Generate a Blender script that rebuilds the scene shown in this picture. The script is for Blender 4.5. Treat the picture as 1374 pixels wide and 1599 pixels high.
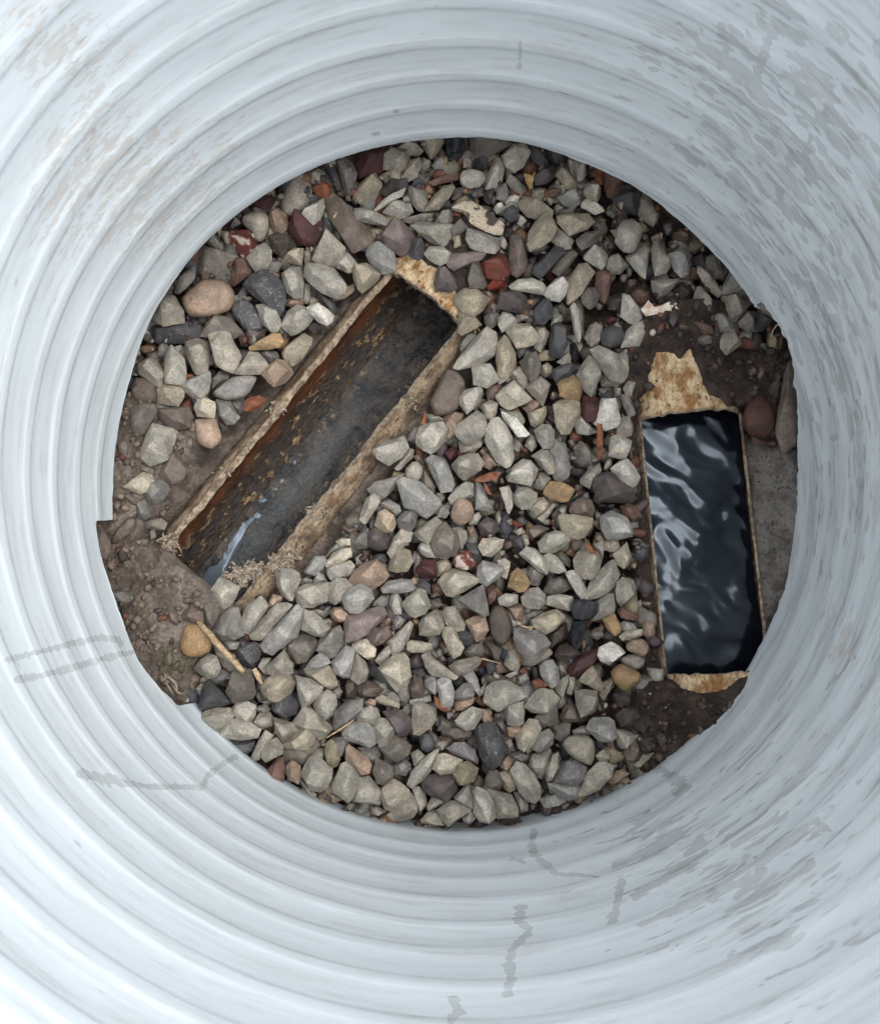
import bpy, bmesh, math, random
import numpy as np
from mathutils import Vector, Matrix, Euler

for o in list(bpy.data.objects):
    bpy.data.objects.remove(o, do_unlink=True)
scene = bpy.context.scene
col = scene.collection
random.seed(7)
rng = np.random.default_rng(11)

# ------------------------------------------------------------------ camera
FPX, CX, CY = 1337.0, 687.0, 799.5           # focal length and centre, in photograph pixels
CAM = np.array([-0.0138, -0.100, 0.7476])
PITCH = math.atan(130.5 / FPX)
ROLL = math.radians(0.13)
cam_data = bpy.data.cameras.new('camera')
cam = bpy.data.objects.new('camera', cam_data)
col.objects.link(cam)
cam.location = CAM
cam.rotation_euler = (PITCH, ROLL, 0)
cam_data.sensor_fit = 'VERTICAL'
cam_data.sensor_height = 24.0
cam_data.lens = 24.0 * FPX / 1599.0
cam_data.clip_start = 0.01
cam_data.clip_end = 500
scene.camera = cam
CM = np.array(Euler((PITCH, ROLL, 0)).to_matrix())

# ------------------------------------------------------------------ sky, sun, exposure
SUN_EL, SUN_ROT = math.radians(70), math.radians(82)
world = bpy.data.worlds.new('World')
scene.world = world
world.use_nodes = True
nt = world.node_tree
nt.nodes.clear()
sky = nt.nodes.new('ShaderNodeTexSky')
sky.sky_type = 'NISHITA'
sky.sun_disc = False
sky.sun_elevation = SUN_EL
sky.sun_rotation = SUN_ROT
sky.dust_density = 4.0
hs = nt.nodes.new('ShaderNodeHueSaturation')
hs.inputs['Saturation'].default_value = 0.20
bg = nt.nodes.new('ShaderNodeBackground')
bg.inputs['Strength'].default_value = 0.15
wo = nt.nodes.new('ShaderNodeOutputWorld')
nt.links.new(sky.outputs[0], hs.inputs['Color'])
nt.links.new(hs.outputs[0], bg.inputs['Color'])
nt.links.new(bg.outputs[0], wo.inputs['Surface'])
sun_d = bpy.data.lights.new('sun', 'SUN')
sun_d.energy = 0.5
sun_d.angle = math.radians(90)
sun_d.color = (1.0, 0.98, 0.95)
sun = bpy.data.objects.new('sun', sun_d)
col.objects.link(sun)
sv = Vector((math.sin(SUN_ROT) * math.cos(SUN_EL), math.cos(SUN_ROT) * math.cos(SUN_EL), math.sin(SUN_EL)))
sun.rotation_euler = sv.to_track_quat('Z', 'Y').to_euler()
scene.view_settings.view_transform = 'Standard'
scene.view_settings.look = 'None'
scene.view_settings.gamma = 1
scene.view_settings.use_curve_mapping = False
scene.view_settings.exposure = 1.36
scene.cycles.use_adaptive_sampling = True
scene.cycles.adaptive_threshold = 0.025
scene.cycles.max_bounces = 5
scene.cycles.diffuse_bounces = 4
scene.cycles.glossy_bounces = 2
scene.cycles.use_denoising = True

# ------------------------------------------------------------------ small maths
def unproj(px, py, z):
    """where the line of sight through a photograph pixel meets the level z"""
    px = np.asarray(px, float); py = np.asarray(py, float)
    d = np.stack([(px - CX) / FPX, -(py - CY) / FPX, -np.ones_like(px)], -1) @ CM.T
    t = (z - CAM[2]) / d[..., 2]
    return CAM + d * t[..., None]

def proj(P):
    q = (np.asarray(P, float) - CAM) @ CM
    return CX + FPX * q[..., 0] / -q[..., 2], CY - FPX * q[..., 1] / -q[..., 2]

def _hash(ix, iy, iz, seed):
    h = (ix * 374761393 + iy * 668265263 + iz * 2147483647 + seed * 1274126177) & 0xFFFFFFFF
    h = ((h ^ (h >> 13)) * 1274126177) & 0xFFFFFFFF
    h = ((h ^ (h >> 16)) * 2246822519) & 0xFFFFFFFF
    return ((h ^ (h >> 15)) & 0xFFFFFF) / float(0xFFFFFF)

def vnoise(P, seed=0):
    P = np.asarray(P, float)
    i = np.floor(P).astype(np.int64); f = P - i
    u = f * f * (3 - 2 * f)
    out = 0
    for dx in (0, 1):
        for dy in (0, 1):
            for dz in (0, 1):
                w = (u[..., 0] if dx else 1 - u[..., 0]) * (u[..., 1] if dy else 1 - u[..., 1]) * (u[..., 2] if dz else 1 - u[..., 2])
                out = out + w * _hash(i[..., 0] + dx, i[..., 1] + dy, i[..., 2] + dz, seed)
    return out * 2 - 1

def fbm(P, octaves=4, seed=0, gain=0.5):
    P = np.asarray(P, float); a, s, out = 1.0, 1.0, 0
    for k in range(octaves):
        out = out + a * vnoise(P * s + 17.3 * k, seed + k)
        a *= gain; s *= 2.03
    return out

def seg_dist(px, py, pts, closed=False):
    pts = list(pts)
    best = np.full(np.shape(px), 1e9)
    rngs = range(len(pts) if closed else len(pts) - 1)
    for k in rngs:
        ax, ay = pts[k]; bx, by = pts[(k + 1) % len(pts)]
        dx, dy = bx - ax, by - ay
        t = np.clip(((px - ax) * dx + (py - ay) * dy) / max(dx * dx + dy * dy, 1e-9), 0, 1)
        best = np.minimum(best, np.hypot(px - ax - t * dx, py - ay - t * dy))
    return best

def inside(px, py, pts):
    r = np.zeros(np.shape(px), bool)
    for k in range(len(pts)):
        ax, ay = pts[k]; bx, by = pts[(k + 1) % len(pts)]
        if ay == by: continue
        c = (ay > py) != (by > py)
        r ^= c & (px < (bx - ax) * (py - ay) / (by - ay) + ax)
    return r

def sdist(px, py, pts):
    """signed distance in pixels, positive inside"""
    d = seg_dist(px, py, pts, True)
    return np.where(inside(px, py, pts), d, -d)

def smooth(a, b, x):
    t = np.clip((x - a) / (b - a), 0, 1)
    return t * t * (3 - 2 * t)

def lin(c):
    c = np.asarray(c, float) / 255.0
    return np.where(c <= 0.04045, c / 12.92, ((c + 0.055) / 1.055) ** 2.4)

# ------------------------------------------------------------------ mesh helpers
def mesh_from(name, verts, quads=None, tris=None, shade=True):
    me = bpy.data.meshes.new(name)
    verts = np.asarray(verts, np.float32)
    me.vertices.add(len(verts))
    me.vertices.foreach_set('co', verts.ravel())
    loops, sizes = [], []
    if quads is not None and len(quads):
        q = np.asarray(quads, np.int32); loops.append(q.ravel()); sizes.append(np.full(len(q), 4, np.int32))
    if tris is not None and len(tris):
        t = np.asarray(tris, np.int32); loops.append(t.ravel()); sizes.append(np.full(len(t), 3, np.int32))
    loops = np.concatenate(loops); sizes = np.concatenate(sizes)
    starts = np.concatenate([[0], np.cumsum(sizes)[:-1]]).astype(np.int32)
    me.loops.add(len(loops)); me.loops.foreach_set('vertex_index', loops)
    me.polygons.add(len(sizes)); me.polygons.foreach_set('loop_start', starts)
    me.update(calc_edges=True)
    me.validate()
    if shade:
        me.polygons.foreach_set('use_smooth', np.ones(len(me.polygons), bool))
    return me

def attr(me, name, data, kind='FLOAT'):
    a = me.attributes.new(name, kind, 'POINT')
    d = np.asarray(data, np.float32)
    a.data.foreach_set('value' if kind == 'FLOAT' else 'color', d.ravel())

def add_obj(name, me, mat=None, parent=None, **props):
    o = bpy.data.objects.new(name, me)
    col.objects.link(o)
    if mat is not None:
        me.materials.append(mat)
    if parent is not None:
        o.parent = parent
    for k, v in props.items():
        o[k] = v
    return o

def empty(name, loc, **props):
    o = bpy.data.objects.new(name, None)
    col.objects.link(o)
    o.empty_display_size = 0.02
    o.location = loc
    for k, v in props.items():
        o[k] = v
    return o

def sweep(pts, radii, nseg=6, seed=0, flat=1.0):
    """tapered tube through points; returns verts, quads, tris"""
    pts = np.asarray(pts, float); n = len(pts)
    V, Q, T = [], [], []
    up = np.array([0.13, 0.21, 0.97])
    for i in range(n):
        d = pts[min(i + 1, n - 1)] - pts[max(i - 1, 0)]
        d = d / (np.linalg.norm(d) + 1e-12)
        a = np.cross(up, d); a /= (np.linalg.norm(a) + 1e-12)
        b = np.cross(d, a)
        for k in range(nseg):
            t = 2 * math.pi * k / nseg
            V.append(pts[i] + radii[i] * (math.cos(t) * a + flat * math.sin(t) * b))
    for i in range(n - 1):
        for k in range(nseg):
            k2 = (k + 1) % nseg
            Q.append((i * nseg + k, i * nseg + k2, (i + 1) * nseg + k2, (i + 1) * nseg + k))
    c0 = len(V); V.append(pts[0]); c1 = len(V); V.append(pts[-1])
    for k in range(nseg):
        k2 = (k + 1) % nseg
        T.append((c0, k2, k)); T.append((c1, (n - 1) * nseg + k, (n - 1) * nseg + k2))
    return V, Q, T

# ------------------------------------------------------------------ materials
class NT:
    def __init__(s, name):
        s.m = bpy.data.materials.new(name); s.m.use_nodes = True
        s.t = s.m.node_tree; s.n = s.t.nodes; s.n.clear()
        s.out = s.n.new('ShaderNodeOutputMaterial')
        s.p = s.n.new('ShaderNodeBsdfPrincipled')
        s.link(s.p.outputs[0], s.out.inputs['Surface'])
    def link(s, a, b): s.t.links.new(a, b)
    def put(s, sock, v):
        if hasattr(v, 'is_output') or isinstance(v, bpy.types.NodeSocket): s.link(v, sock)
        else: sock.default_value = v
    def pos(s, sx=1, sy=1, sz=1):
        g = s.n.new('ShaderNodeNewGeometry')
        m = s.n.new('ShaderNodeMapping'); m.inputs['Scale'].default_value = (sx, sy, sz)
        s.link(g.outputs['Position'], m.inputs['Vector'])
        return m.outputs[0]
    def along(s, k):
        n = s.n.new('ShaderNodeAttribute'); n.attribute_name = 'pc'
        m = s.n.new('ShaderNodeMapping'); m.inputs['Scale'].default_value = (k, 1, 1)
        s.link(n.outputs['Vector'], m.inputs['Vector'])
        return m.outputs[0]
    def noise(s, vec, scale, detail=4, rough=0.55, dist=0.0):
        n = s.n.new('ShaderNodeTexNoise')
        n.inputs['Scale'].default_value = scale; n.inputs['Detail'].default_value = detail
        n.inputs['Roughness'].default_value = rough; n.inputs['Distortion'].default_value = dist
        s.link(vec, n.inputs['Vector'])
        return n.outputs['Fac']
    def voro(s, vec, scale, feature='F1', out='Distance'):
        n = s.n.new('ShaderNodeTexVoronoi'); n.feature = feature
        n.inputs['Scale'].default_value = scale
        s.link(vec, n.inputs['Vector'])
        return n.outputs[out]
    def ramp(s, fac, a, b, lo=0.0, hi=1.0):
        n = s.n.new('ShaderNodeMapRange'); n.interpolation_type = 'SMOOTHSTEP'
        s.put(n.inputs['Value'], fac)
        n.inputs['From Min'].default_value = a; n.inputs['From Max'].default_value = b
        n.inputs['To Min'].default_value = lo; n.inputs['To Max'].default_value = hi
        return n.outputs[0]
    def math(s, op, a, b=0.0, c=None):
        n = s.n.new('ShaderNodeMath'); n.operation = op
        s.put(n.inputs[0], a); s.put(n.inputs[1], b)
        if c is not None: s.put(n.inputs[2], c)
        return n.outputs[0]
    def mix(s, fac, a, b, mode='MIX'):
        n = s.n.new('ShaderNodeMix'); n.data_type = 'RGBA'; n.blend_type = mode
        s.put(n.inputs[0], fac)
        s.put(n.inputs[6], a if not isinstance(a, tuple) else (*a, 1)[:4])
        s.put(n.inputs[7], b if not isinstance(b, tuple) else (*b, 1)[:4])
        return n.outputs[2]
    def grey(s, v):
        n = s.n.new('ShaderNodeCombineColor')
        for k in range(3): s.put(n.inputs[k], v)
        return n.outputs[0]
    def attr(s, name, out='Fac'):
        n = s.n.new('ShaderNodeAttribute'); n.attribute_name = name
        return n.outputs[out]
    def bump(s, h, strength, dist):
        n = s.n.new('ShaderNodeBump')
        n.inputs['Strength'].default_value = strength; n.inputs['Distance'].default_value = dist
        s.link(h, n.inputs['Height'])
        return n.outputs[0]
    def set(s, base=None, rough=None, normal=None, spec=None, ior=None, coat=None):
        if base is not None: s.put(s.p.inputs['Base Color'], base if not isinstance(base, tuple) else (*base, 1)[:4])
        if rough is not None: s.put(s.p.inputs['Roughness'], rough)
        if normal is not None: s.link(normal, s.p.inputs['Normal'])
        if spec is not None: s.p.inputs['Specular IOR Level'].default_value = spec
        if ior is not None: s.p.inputs['IOR'].default_value = ior
        return s.m

def mat_stone(veined=False):
    s = NT('stone' if not veined else 'veined_stone')
    c = s.attr('col', 'Color'); off = s.attr('off', 'Vector')
    g = s.n.new('ShaderNodeNewGeometry')
    add = s.n.new('ShaderNodeVectorMath'); add.operation = 'ADD'
    s.link(g.outputs['Position'], add.inputs[0]); s.link(off, add.inputs[1])
    P = add.outputs[0]
    n1 = s.noise(P, 75, 3, 0.6); n2 = s.noise(P, 430, 4, 0.7)
    f = s.math('MULTIPLY', s.ramp(n1, 0.3, 0.72, 0.72, 1.2), s.ramp(n2, 0.28, 0.75, 0.66, 1.26))
    base = s.mix(1.0, c, s.grey(f), 'MULTIPLY')
    # iron tint in patches, small dark pits
    base = s.mix(s.ramp(n1, 0.56, 0.72, 0.0, 0.4), base, s.mix(1.0, base, (1.12, 0.94, 0.74), 'MULTIPLY'))
    base = s.mix(s.ramp(n2, 0.30, 0.24, 0.0, 0.5), base, (0.05, 0.045, 0.04))
    if veined:
        wv = s.n.new('ShaderNodeTexWave'); wv.inputs['Scale'].default_value = 26; wv.inputs['Distortion'].default_value = 14
        wv.inputs['Detail'].default_value = 3; wv.inputs['Detail Scale'].default_value = 2.2; wv.inputs['Detail Roughness'].default_value = 0.65
        s.link(P, wv.inputs['Vector'])
        vein = s.math('MULTIPLY', s.ramp(wv.outputs['Fac'], 0.955, 0.998), s.math('MULTIPLY', s.attr('vein'), s.ramp(n2, 0.4, 0.6, 0.05, 0.5)))
        base = s.mix(vein, base, (0.42, 0.41, 0.39))
        red = s.math('MULTIPLY', s.ramp(n1, 0.5, 0.58), s.attr('mottle'))
        base = s.mix(red, base, (0.42, 0.36, 0.31))
    # paler along the convex arrises
    base = s.mix(s.ramp(g.outputs['Pointiness'], 0.515, 0.60, 0.0, 0.5), base, s.mix(1.0, base, (1.55, 1.52, 1.46), 'MULTIPLY'))
    h = s.math('ADD', s.math('MULTIPLY', n2, 0.55), n1)
    return s.set(base, s.ramp(n2, 0.3, 0.7, 0.5, 0.8), s.bump(h, 0.8, 0.0017), spec=0.35)

def mat_soil():
    s = NT('soil')
    P = s.pos(); dry = s.attr('dry'); rust = s.attr('rust')
    n1 = s.noise(P, 60, 3, 0.6); n2 = s.noise(P, 300, 4, 0.7)
    wet = s.mix(s.ramp(n1, 0.35, 0.65), (0.018, 0.012, 0.010), (0.050, 0.034, 0.026))
    dr = s.mix(s.ramp(n1, 0.35, 0.65), (0.080, 0.062, 0.049), (0.165, 0.135, 0.112))
    base = s.mix(dry, wet, dr)
    base = s.mix(1.0, base, s.grey(s.ramp(n2, 0.25, 0.75, 0.55, 1.45)), 'MULTIPLY')
    spk = s.ramp(s.voro(P, 330), 0.10, 0.17, 1.0, 0.0)
    spk = s.math('MULTIPLY', spk, s.ramp(s.noise(P, 190, 2), 0.54, 0.62))
    base = s.mix(s.math('MULTIPLY', spk, 0.6), base, (0.30, 0.25, 0.20))
    base = s.mix(rust, base, s.mix(s.ramp(n2, 0.54, 0.66), s.mix(s.ramp(n1, 0.35, 0.6), (0.10, 0.09, 0.08), (0.20, 0.185, 0.165)), (0.035, 0.03, 0.028)))
    return s.set(base, s.ramp(n2, 0.3, 0.7, 0.6, 0.95), s.bump(n2, 0.9, 0.0025), spec=0.3)

def mat_plastic():
    s = NT('white_plastic')
    n = s.noise(s.pos(1, 1, 6), 90, 2, 0.6)
    base = s.mix(s.math('MULTIPLY', s.attr('grime_and_bead_lines'), s.ramp(n, 0.3, 0.7, 0.5, 1.3)), (0.650, 0.710, 0.742), (0.42, 0.42, 0.40))
    mud = s.ramp(s.math('ADD', s.attr('mud'), s.math('MULTIPLY', s.math('SUBTRACT', n, 0.5), 0.9)), 0.42, 0.75)
    base = s.mix(s.math('MULTIPLY', mud, 0.34), base, (0.47, 0.36, 0.27))
    fl = s.math('ADD', s.attr('film'), s.math('MULTIPLY', s.math('SUBTRACT', n, 0.5), 0.12))
    film = s.ramp(fl, 0.44, 0.57)
    base = s.mix(s.math('MULTIPLY', film, s.ramp(n, 0.3, 0.7, 0.28, 0.46)), base, (0.33, 0.335, 0.325))
    base = s.mix(s.ramp(s.attr('scuff'), 0.45, 0.6, 0.0, 0.5), base, (0.28, 0.265, 0.24))
    return s.set(base, s.math('SUBTRACT', 0.42, s.math('MULTIPLY', film, 0.2)), spec=0.4)

def mat_pipe_out():
    s = NT('pipe_outer')
    P = s.along(0.7); n1 = s.noise(P, 75, 4, 0.65); n2 = s.noise(P, 340, 4, 0.7)
    och = s.attr('ochre')
    dull = s.mix(s.ramp(n1, 0.36, 0.60), (0.12, 0.088, 0.062), (0.29, 0.225, 0.160))
    bright = s.mix(s.ramp(n1, 0.38, 0.60), (0.24, 0.125, 0.045), (0.52, 0.40, 0.25))
    base = s.mix(och, dull, bright)
    base = s.mix(s.ramp(s.noise(P, 190, 4, 0.6), 0.56, 0.66), base, s.mix(och, (0.07, 0.045, 0.03), (0.15, 0.07, 0.025)))
    base = s.mix(s.math('MULTIPLY', s.ramp(s.noise(s.pos(), 55, 4, 0.7), 0.50, 0.60, 0.0, 0.8), s.math('SUBTRACT', 1.0, och)), base, (0.085, 0.066, 0.053))
    base = s.mix(1.0, base, s.grey(s.ramp(n2, 0.28, 0.72, 0.62, 1.28)), 'MULTIPLY')
    return s.set(base, 0.8, s.bump(s.math('ADD', n1, s.math('MULTIPLY', n2, 0.6)), 0.7, 0.0025), spec=0.25)

def mat_pipe_in():
    s = NT('pipe_inner')
    P = s.along(0.4); n1 = s.noise(P, 60, 4, 0.65); n2 = s.noise(P, 300, 4, 0.7); hgt = s.attr('hgt')
    # rust red on the upper wall, black slime below
    k = s.ramp(s.math('ADD', hgt, s.math('MULTIPLY', s.math('SUBTRACT', n1, 0.5), 0.20)), 0.20, 0.32)
    low = s.mix(s.ramp(n2, 0.35, 0.65), (0.010, 0.009, 0.009), (0.060, 0.045, 0.034))
    base = s.mix(k, low, s.mix(s.ramp(n1, 0.35, 0.65), (0.050, 0.016, 0.008), (0.145, 0.052, 0.019)))
    scale = s.math('MULTIPLY', s.ramp(s.noise(s.along(0.7), 85, 4, 0.72), 0.54, 0.60), s.ramp(hgt, 0.03, 0.10))
    scale = s.math('MULTIPLY', scale, s.ramp(hgt, 0.22, 0.34, 1.0, 0.15))
    base = s.mix(s.math('MULTIPLY', scale, 0.9), base, s.mix(s.ramp(n2, 0.42, 0.6), (0.15, 0.080, 0.028), (0.36, 0.27, 0.17)))
    return s.set(base, s.ramp(n2, 0.3, 0.7, 0.25, 0.65), s.bump(s.math('ADD', s.math('MULTIPLY', scale, 0.8), n2), 0.9, 0.003), spec=0.3)

def mat_cut():
    s = NT('cut_edge'); P = s.pos(); n = s.noise(P, 240, 4, 0.6)
    c = s.mix(s.ramp(n, 0.35, 0.65), (0.15, 0.11, 0.075), (0.36, 0.29, 0.21))
    c = s.mix(s.ramp(s.noise(P, 70, 4, 0.7), 0.50, 0.60, 0.0, 0.75), c, (0.085, 0.066, 0.053))
    return s.set(c, 0.85, s.bump(n, 0.8, 0.002), spec=0.2)

def mat_sludge():
    s = NT('sludge'); P = s.pos(); n1 = s.noise(P, 50, 5, 0.6); n2 = s.noise(P, 280, 5, 0.7)
    base = s.mix(s.ramp(n1, 0.36, 0.62), (0.007, 0.008, 0.011), (0.055, 0.046, 0.038))
    base = s.mix(s.math('MULTIPLY', s.ramp(s.noise(P, 140, 4, 0.7), 0.57, 0.66), s.attr('side')), base, (0.19, 0.135, 0.075))
    base = s.mix(s.math('MULTIPLY', s.attr('silt'), s.ramp(n2, 0.3, 0.7, 0.4, 1.0)), base, (0.070, 0.082, 0.086))
    return s.set(base, s.ramp(n2, 0.35, 0.65, 0.08, 0.4), s.bump(s.math('ADD', n1, n2), 0.7, 0.003), spec=0.55)

def mat_water(name, base, ior):
    s = NT(name)
    s.p.inputs['Specular Tint'].default_value = (0.74, 0.87, 1.0, 1)  # blue of the sky put into the reflection tint
    return s.set(base, 0.14, ior=ior)

def mat_simple(name, a, b, scale=200, rough=0.8, bump=0.5, spec=0.3):
    s = NT(name); P = s.pos(); n = s.noise(P, scale, 5, 0.65)
    return s.set(s.mix(s.ramp(n, 0.35, 0.65), a, b), rough, s.bump(n, bump, 0.001), spec=spec)

def mat_shard():
    s = NT('cream_shard'); P = s.pos(); n = s.noise(P, 150, 5, 0.65); n2 = s.noise(P, 600, 3)
    base = s.mix(s.ramp(n2, 0.3, 0.7), (0.34, 0.27, 0.19), (0.50, 0.43, 0.33))
    base = s.mix(s.ramp(s.noise(P, 60, 4, 0.6), 0.52, 0.58), base, (0.06, 0.045, 0.035))
    base = s.mix(s.ramp(s.noise(P, 330, 2), 0.63, 0.68), base, (0.05, 0.035, 0.025))
    return s.set(base, 0.75, s.bump(n, 0.5, 0.001), spec=0.3)

M_STONE, M_VEINED, M_SOIL, M_PLASTIC = mat_stone(), mat_stone(True), mat_soil(), mat_plastic()
M_POUT, M_PIN, M_CUT, M_SLUDGE = mat_pipe_out(), mat_pipe_in(), mat_cut(), mat_sludge()

# ------------------------------------------------------------------ the two old drain pipes: where they lie
class PipeAxis: pass
def axis_from(a_px, b_px, z_cut, h_cut, rin, rout):
    p = PipeAxis()
    A, B = unproj(*a_px, z_cut), unproj(*b_px, z_cut)
    p.z = z_cut - h_cut
    p.a, p.b = A[:2], B[:2]
    p.len = float(np.linalg.norm(p.b - p.a))
    p.d = (p.b - p.a) / p.len
    p.n = np.array([-p.d[1], p.d[0]])
    p.rin, p.rout, p.h = rin, rout, h_cut
    return p
PL = axis_from((664, 470), (312, 906), -0.019, 0.0375, 0.0540, 0.0605)
PR = axis_from((1077, 653), (1119, 1046), -0.0245, 0.0205, 0.0490, 0.0515)
PL.s0, PL.s1, PL.jag, PL.lump = -0.075, PL.len + 0.10, 0.020, 0.0010
PR.s0, PR.s1, PR.jag, PR.lump = -0.100, PR.len + 0.05, 0.004, 0.0003

def pipe_sd(p, x, y):
    dx, dy = x - p.a[0], y - p.a[1]
    return dx * p.d[0] + dy * p.d[1], dx * p.n[0] + dy * p.n[1]

def pipe_top(p, x, y):
    """height of the outer skin of the uncut pipe, or very low where there is none"""
    s, d = pipe_sd(p, x, y)
    z = p.z + np.sqrt(np.maximum(p.rout ** 2 - d ** 2, 0))
    return np.where((np.abs(d) < p.rout) & (((s < 0) & (s > p.s0)) | ((s > p.len) & (s < p.s1))), z, -1.0)

OPEN_L = [(600, 418), (655, 418), (700, 455), (728, 505), (722, 550), (640, 640), (560, 738), (470, 842), (412, 918), (372, 928), (330, 918), (258, 868), (320, 780), (440, 630), (530, 512)]
BAND_L = [(575, 415), (625, 398), (690, 405), (742, 480), (752, 560), (670, 660), (590, 756), (500, 862), (425, 930), (372, 930), (330, 920), (252, 876), (225, 846), (300, 755), (420, 600), (520, 480)]
OPEN_R = [(990, 650), (1160, 640), (1206, 1052), (1036, 1058)]
STRIP_R = [(972, 650), (992, 650), (1042, 1056), (1022, 1062), (1000, 900), (980, 760)]
PATCH_R = [(990, 662), (994, 626), (1010, 612), (1017, 575), (1024, 552), (1050, 553), (1060, 566), (1076, 543), (1090, 585), (1100, 618), (1122, 624), (1146, 652), (1100, 668)]
PATCH_R2 = [(1040, 1040), (1176, 1036), (1166, 1052), (1130, 1074), (1100, 1083), (1062, 1072), (1044, 1058)]
SOIL_L = [(185, 610), (250, 630), (330, 660), (300, 740), (262, 800), (225, 846), (252, 880), (330, 930), (345, 960), (315, 985), (290, 1010), (305, 1060), (300, 1120), (240, 1110), (170, 980), (120, 850), (150, 700)]
SOIL_R = [(975, 430), (1060, 455), (1140, 540), (1190, 545), (1290, 560), (1300, 850), (1230, 1040), (1120, 1190), (1030, 1230), (950, 1165), (990, 1075), (1016, 1050), (1006, 900), (986, 770), (968, 640), (960, 540)]
PALE_R = [(1162, 690), (1215, 700), (1270, 720), (1260, 860), (1190, 1000), (1180, 960), (1172, 820)]

def soil_height(X, Y, fine=True, trench=True):
    px, py = proj(np.stack([X, Y, np.full_like(X, -0.012)], -1))
    P = np.stack([X, Y, np.zeros_like(X)], -1)
    base = np.full(X.shape, -0.036)
    base = base + smooth(-20, 14, sdist(px, py, SOIL_L)) * 0.026
    base = base + smooth(-20, 14, sdist(px, py, SOIL_R)) * 0.028
    base = base + 0.0035 * fbm(P * 22, 3, 3)
    if fine:
        lump = fbm(P * 95, 3, 9); calm = 1 - 0.85 * smooth(-12, 10, sdist(px, py, PALE_R))
        base = base + calm * (0.0042 * np.abs(lump) + 0.0011 * fbm(P * 330, 3, 21))
    z = base
    wob = 0.0015 * fbm(P * 100, 2, 6)
    for p, low, wide in ((PL, -0.0300, 0.0560), (PR, -0.0275, 0.0530)):
        s_, d_ = pipe_sd(p, X, Y)
        side = np.maximum(np.abs(d_) - wide + wob, 0)
        near = (s_ > -0.004) & (s_ < p.len + 0.004)
        z = np.where(near, np.minimum(z, low + 1.1 * side + 0.3 * wob), z)
    # the trench in which each pipe lies
    for p in ((PL, PR) if trench else ()):
        s_, d_ = pipe_sd(p, X, Y)
        z = np.where((np.abs(d_) < p.rout * 0.93) & (s_ > p.s0 + 0.004) & (s_ < p.s1 - 0.004), -0.15, z)
    return z

def rest_height(X, Y):
    """what a loose thing lies on: soil, or the skin of an uncut pipe"""
    return np.maximum(soil_height(X, Y, False), np.maximum(pipe_top(PL, X, Y), pipe_top(PR, X, Y)) + 0.003)

# ------------------------------------------------------------------ ground: one sheet from the bottom of the pit out to the horizon
def build_ground():
    NB, RB = 330, 0.345
    lin_ = np.linspace(-RB, RB, NB)
    X, Y = np.meshgrid(lin_, lin_, indexing='ij')
    # square grid warped to a disc so that its border is the pit wall
    m = np.maximum(np.abs(X), np.abs(Y)); r = np.hypot(X, Y)
    f = np.where(r > 1e-9, m / np.maximum(r, 1e-9), 1.0)
    w = smooth(0.6, 1.0, m / RB)
    k = (1 - w) + w * f
    X, Y = X * k, Y * k
    Z = soil_height(X, Y)
    px, py = proj(np.stack([X, Y, Z], -1))
    V = np.stack([X, Y, Z], -1).reshape(-1, 3)
    idx = np.arange(NB * NB).reshape(NB, NB)
    Q = np.stack([idx[:-1, :-1], idx[1:, :-1], idx[1:, 1:], idx[:-1, 1:]], -1).reshape(-1, 4)
    sl_, dl_ = pipe_sd(PL, X, Y)
    by_pipe = 0.75 * (1 - smooth(0.058, 0.078, np.abs(dl_))) * smooth(-0.01, 0.01, sl_) * (1 - smooth(PL.len, PL.len + 0.02, sl_))
    dry = np.maximum(smooth(-15, 25, sdist(px, py, SOIL_L)), by_pipe).ravel()
    pale = (smooth(-12, 14, sdist(px, py, PALE_R) + 8 * fbm(np.stack([X, Y, Z], -1) * 90, 2, 8)) * 0.85).ravel()
    border = np.concatenate([idx[:-1, 0], idx[-1, :-1], idx[:0:-1, -1], idx[0, :0:-1]])
    Vl, Ql = [V], [Q]; base = len(V)
    prev = border; nb = len(border)
    ang = np.arctan2(V[border, 1], V[border, 0])
    for rr, zz in ((0.352, 0.05), (0.357, 0.20), (0.366, 0.335), (0.39, 0.365), (0.45, 0.372), (0.6, 0.37), (1.0, 0.36), (2.5, 0.35), (8, 0.3), (30, 0.2), (250, 0.0)):
        P3 = np.stack([np.cos(ang) * rr, np.sin(ang) * rr, np.zeros(nb)], -1)
        zn = zz + (0.012 * fbm(P3 * 14, 3, 2) if rr < 3 else 0)
        rad = rr * (1 + (0.01 * vnoise(P3 * 30, 4) if rr < 0.4 else 0))
        Vl.append(np.stack([np.cos(ang) * rad, np.sin(ang) * rad, zn + np.zeros(nb)], -1))
        cur = np.arange(base, base + nb); base += nb
        Ql.append(np.stack([prev, cur, np.roll(cur, -1), np.roll(prev, -1)], -1))
        prev = cur
    V = np.concatenate(Vl); Q = np.concatenate(Ql)
    me = mesh_from('ground', V, Q)
    n_out = len(V) - NB * NB
    attr(me, 'dry', np.concatenate([dry, np.full(n_out, 0.8)]))
    attr(me, 'rust', np.concatenate([pale, np.zeros(n_out)]))
    add_obj('ground', me, M_SOIL, kind='structure')
build_ground()

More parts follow.
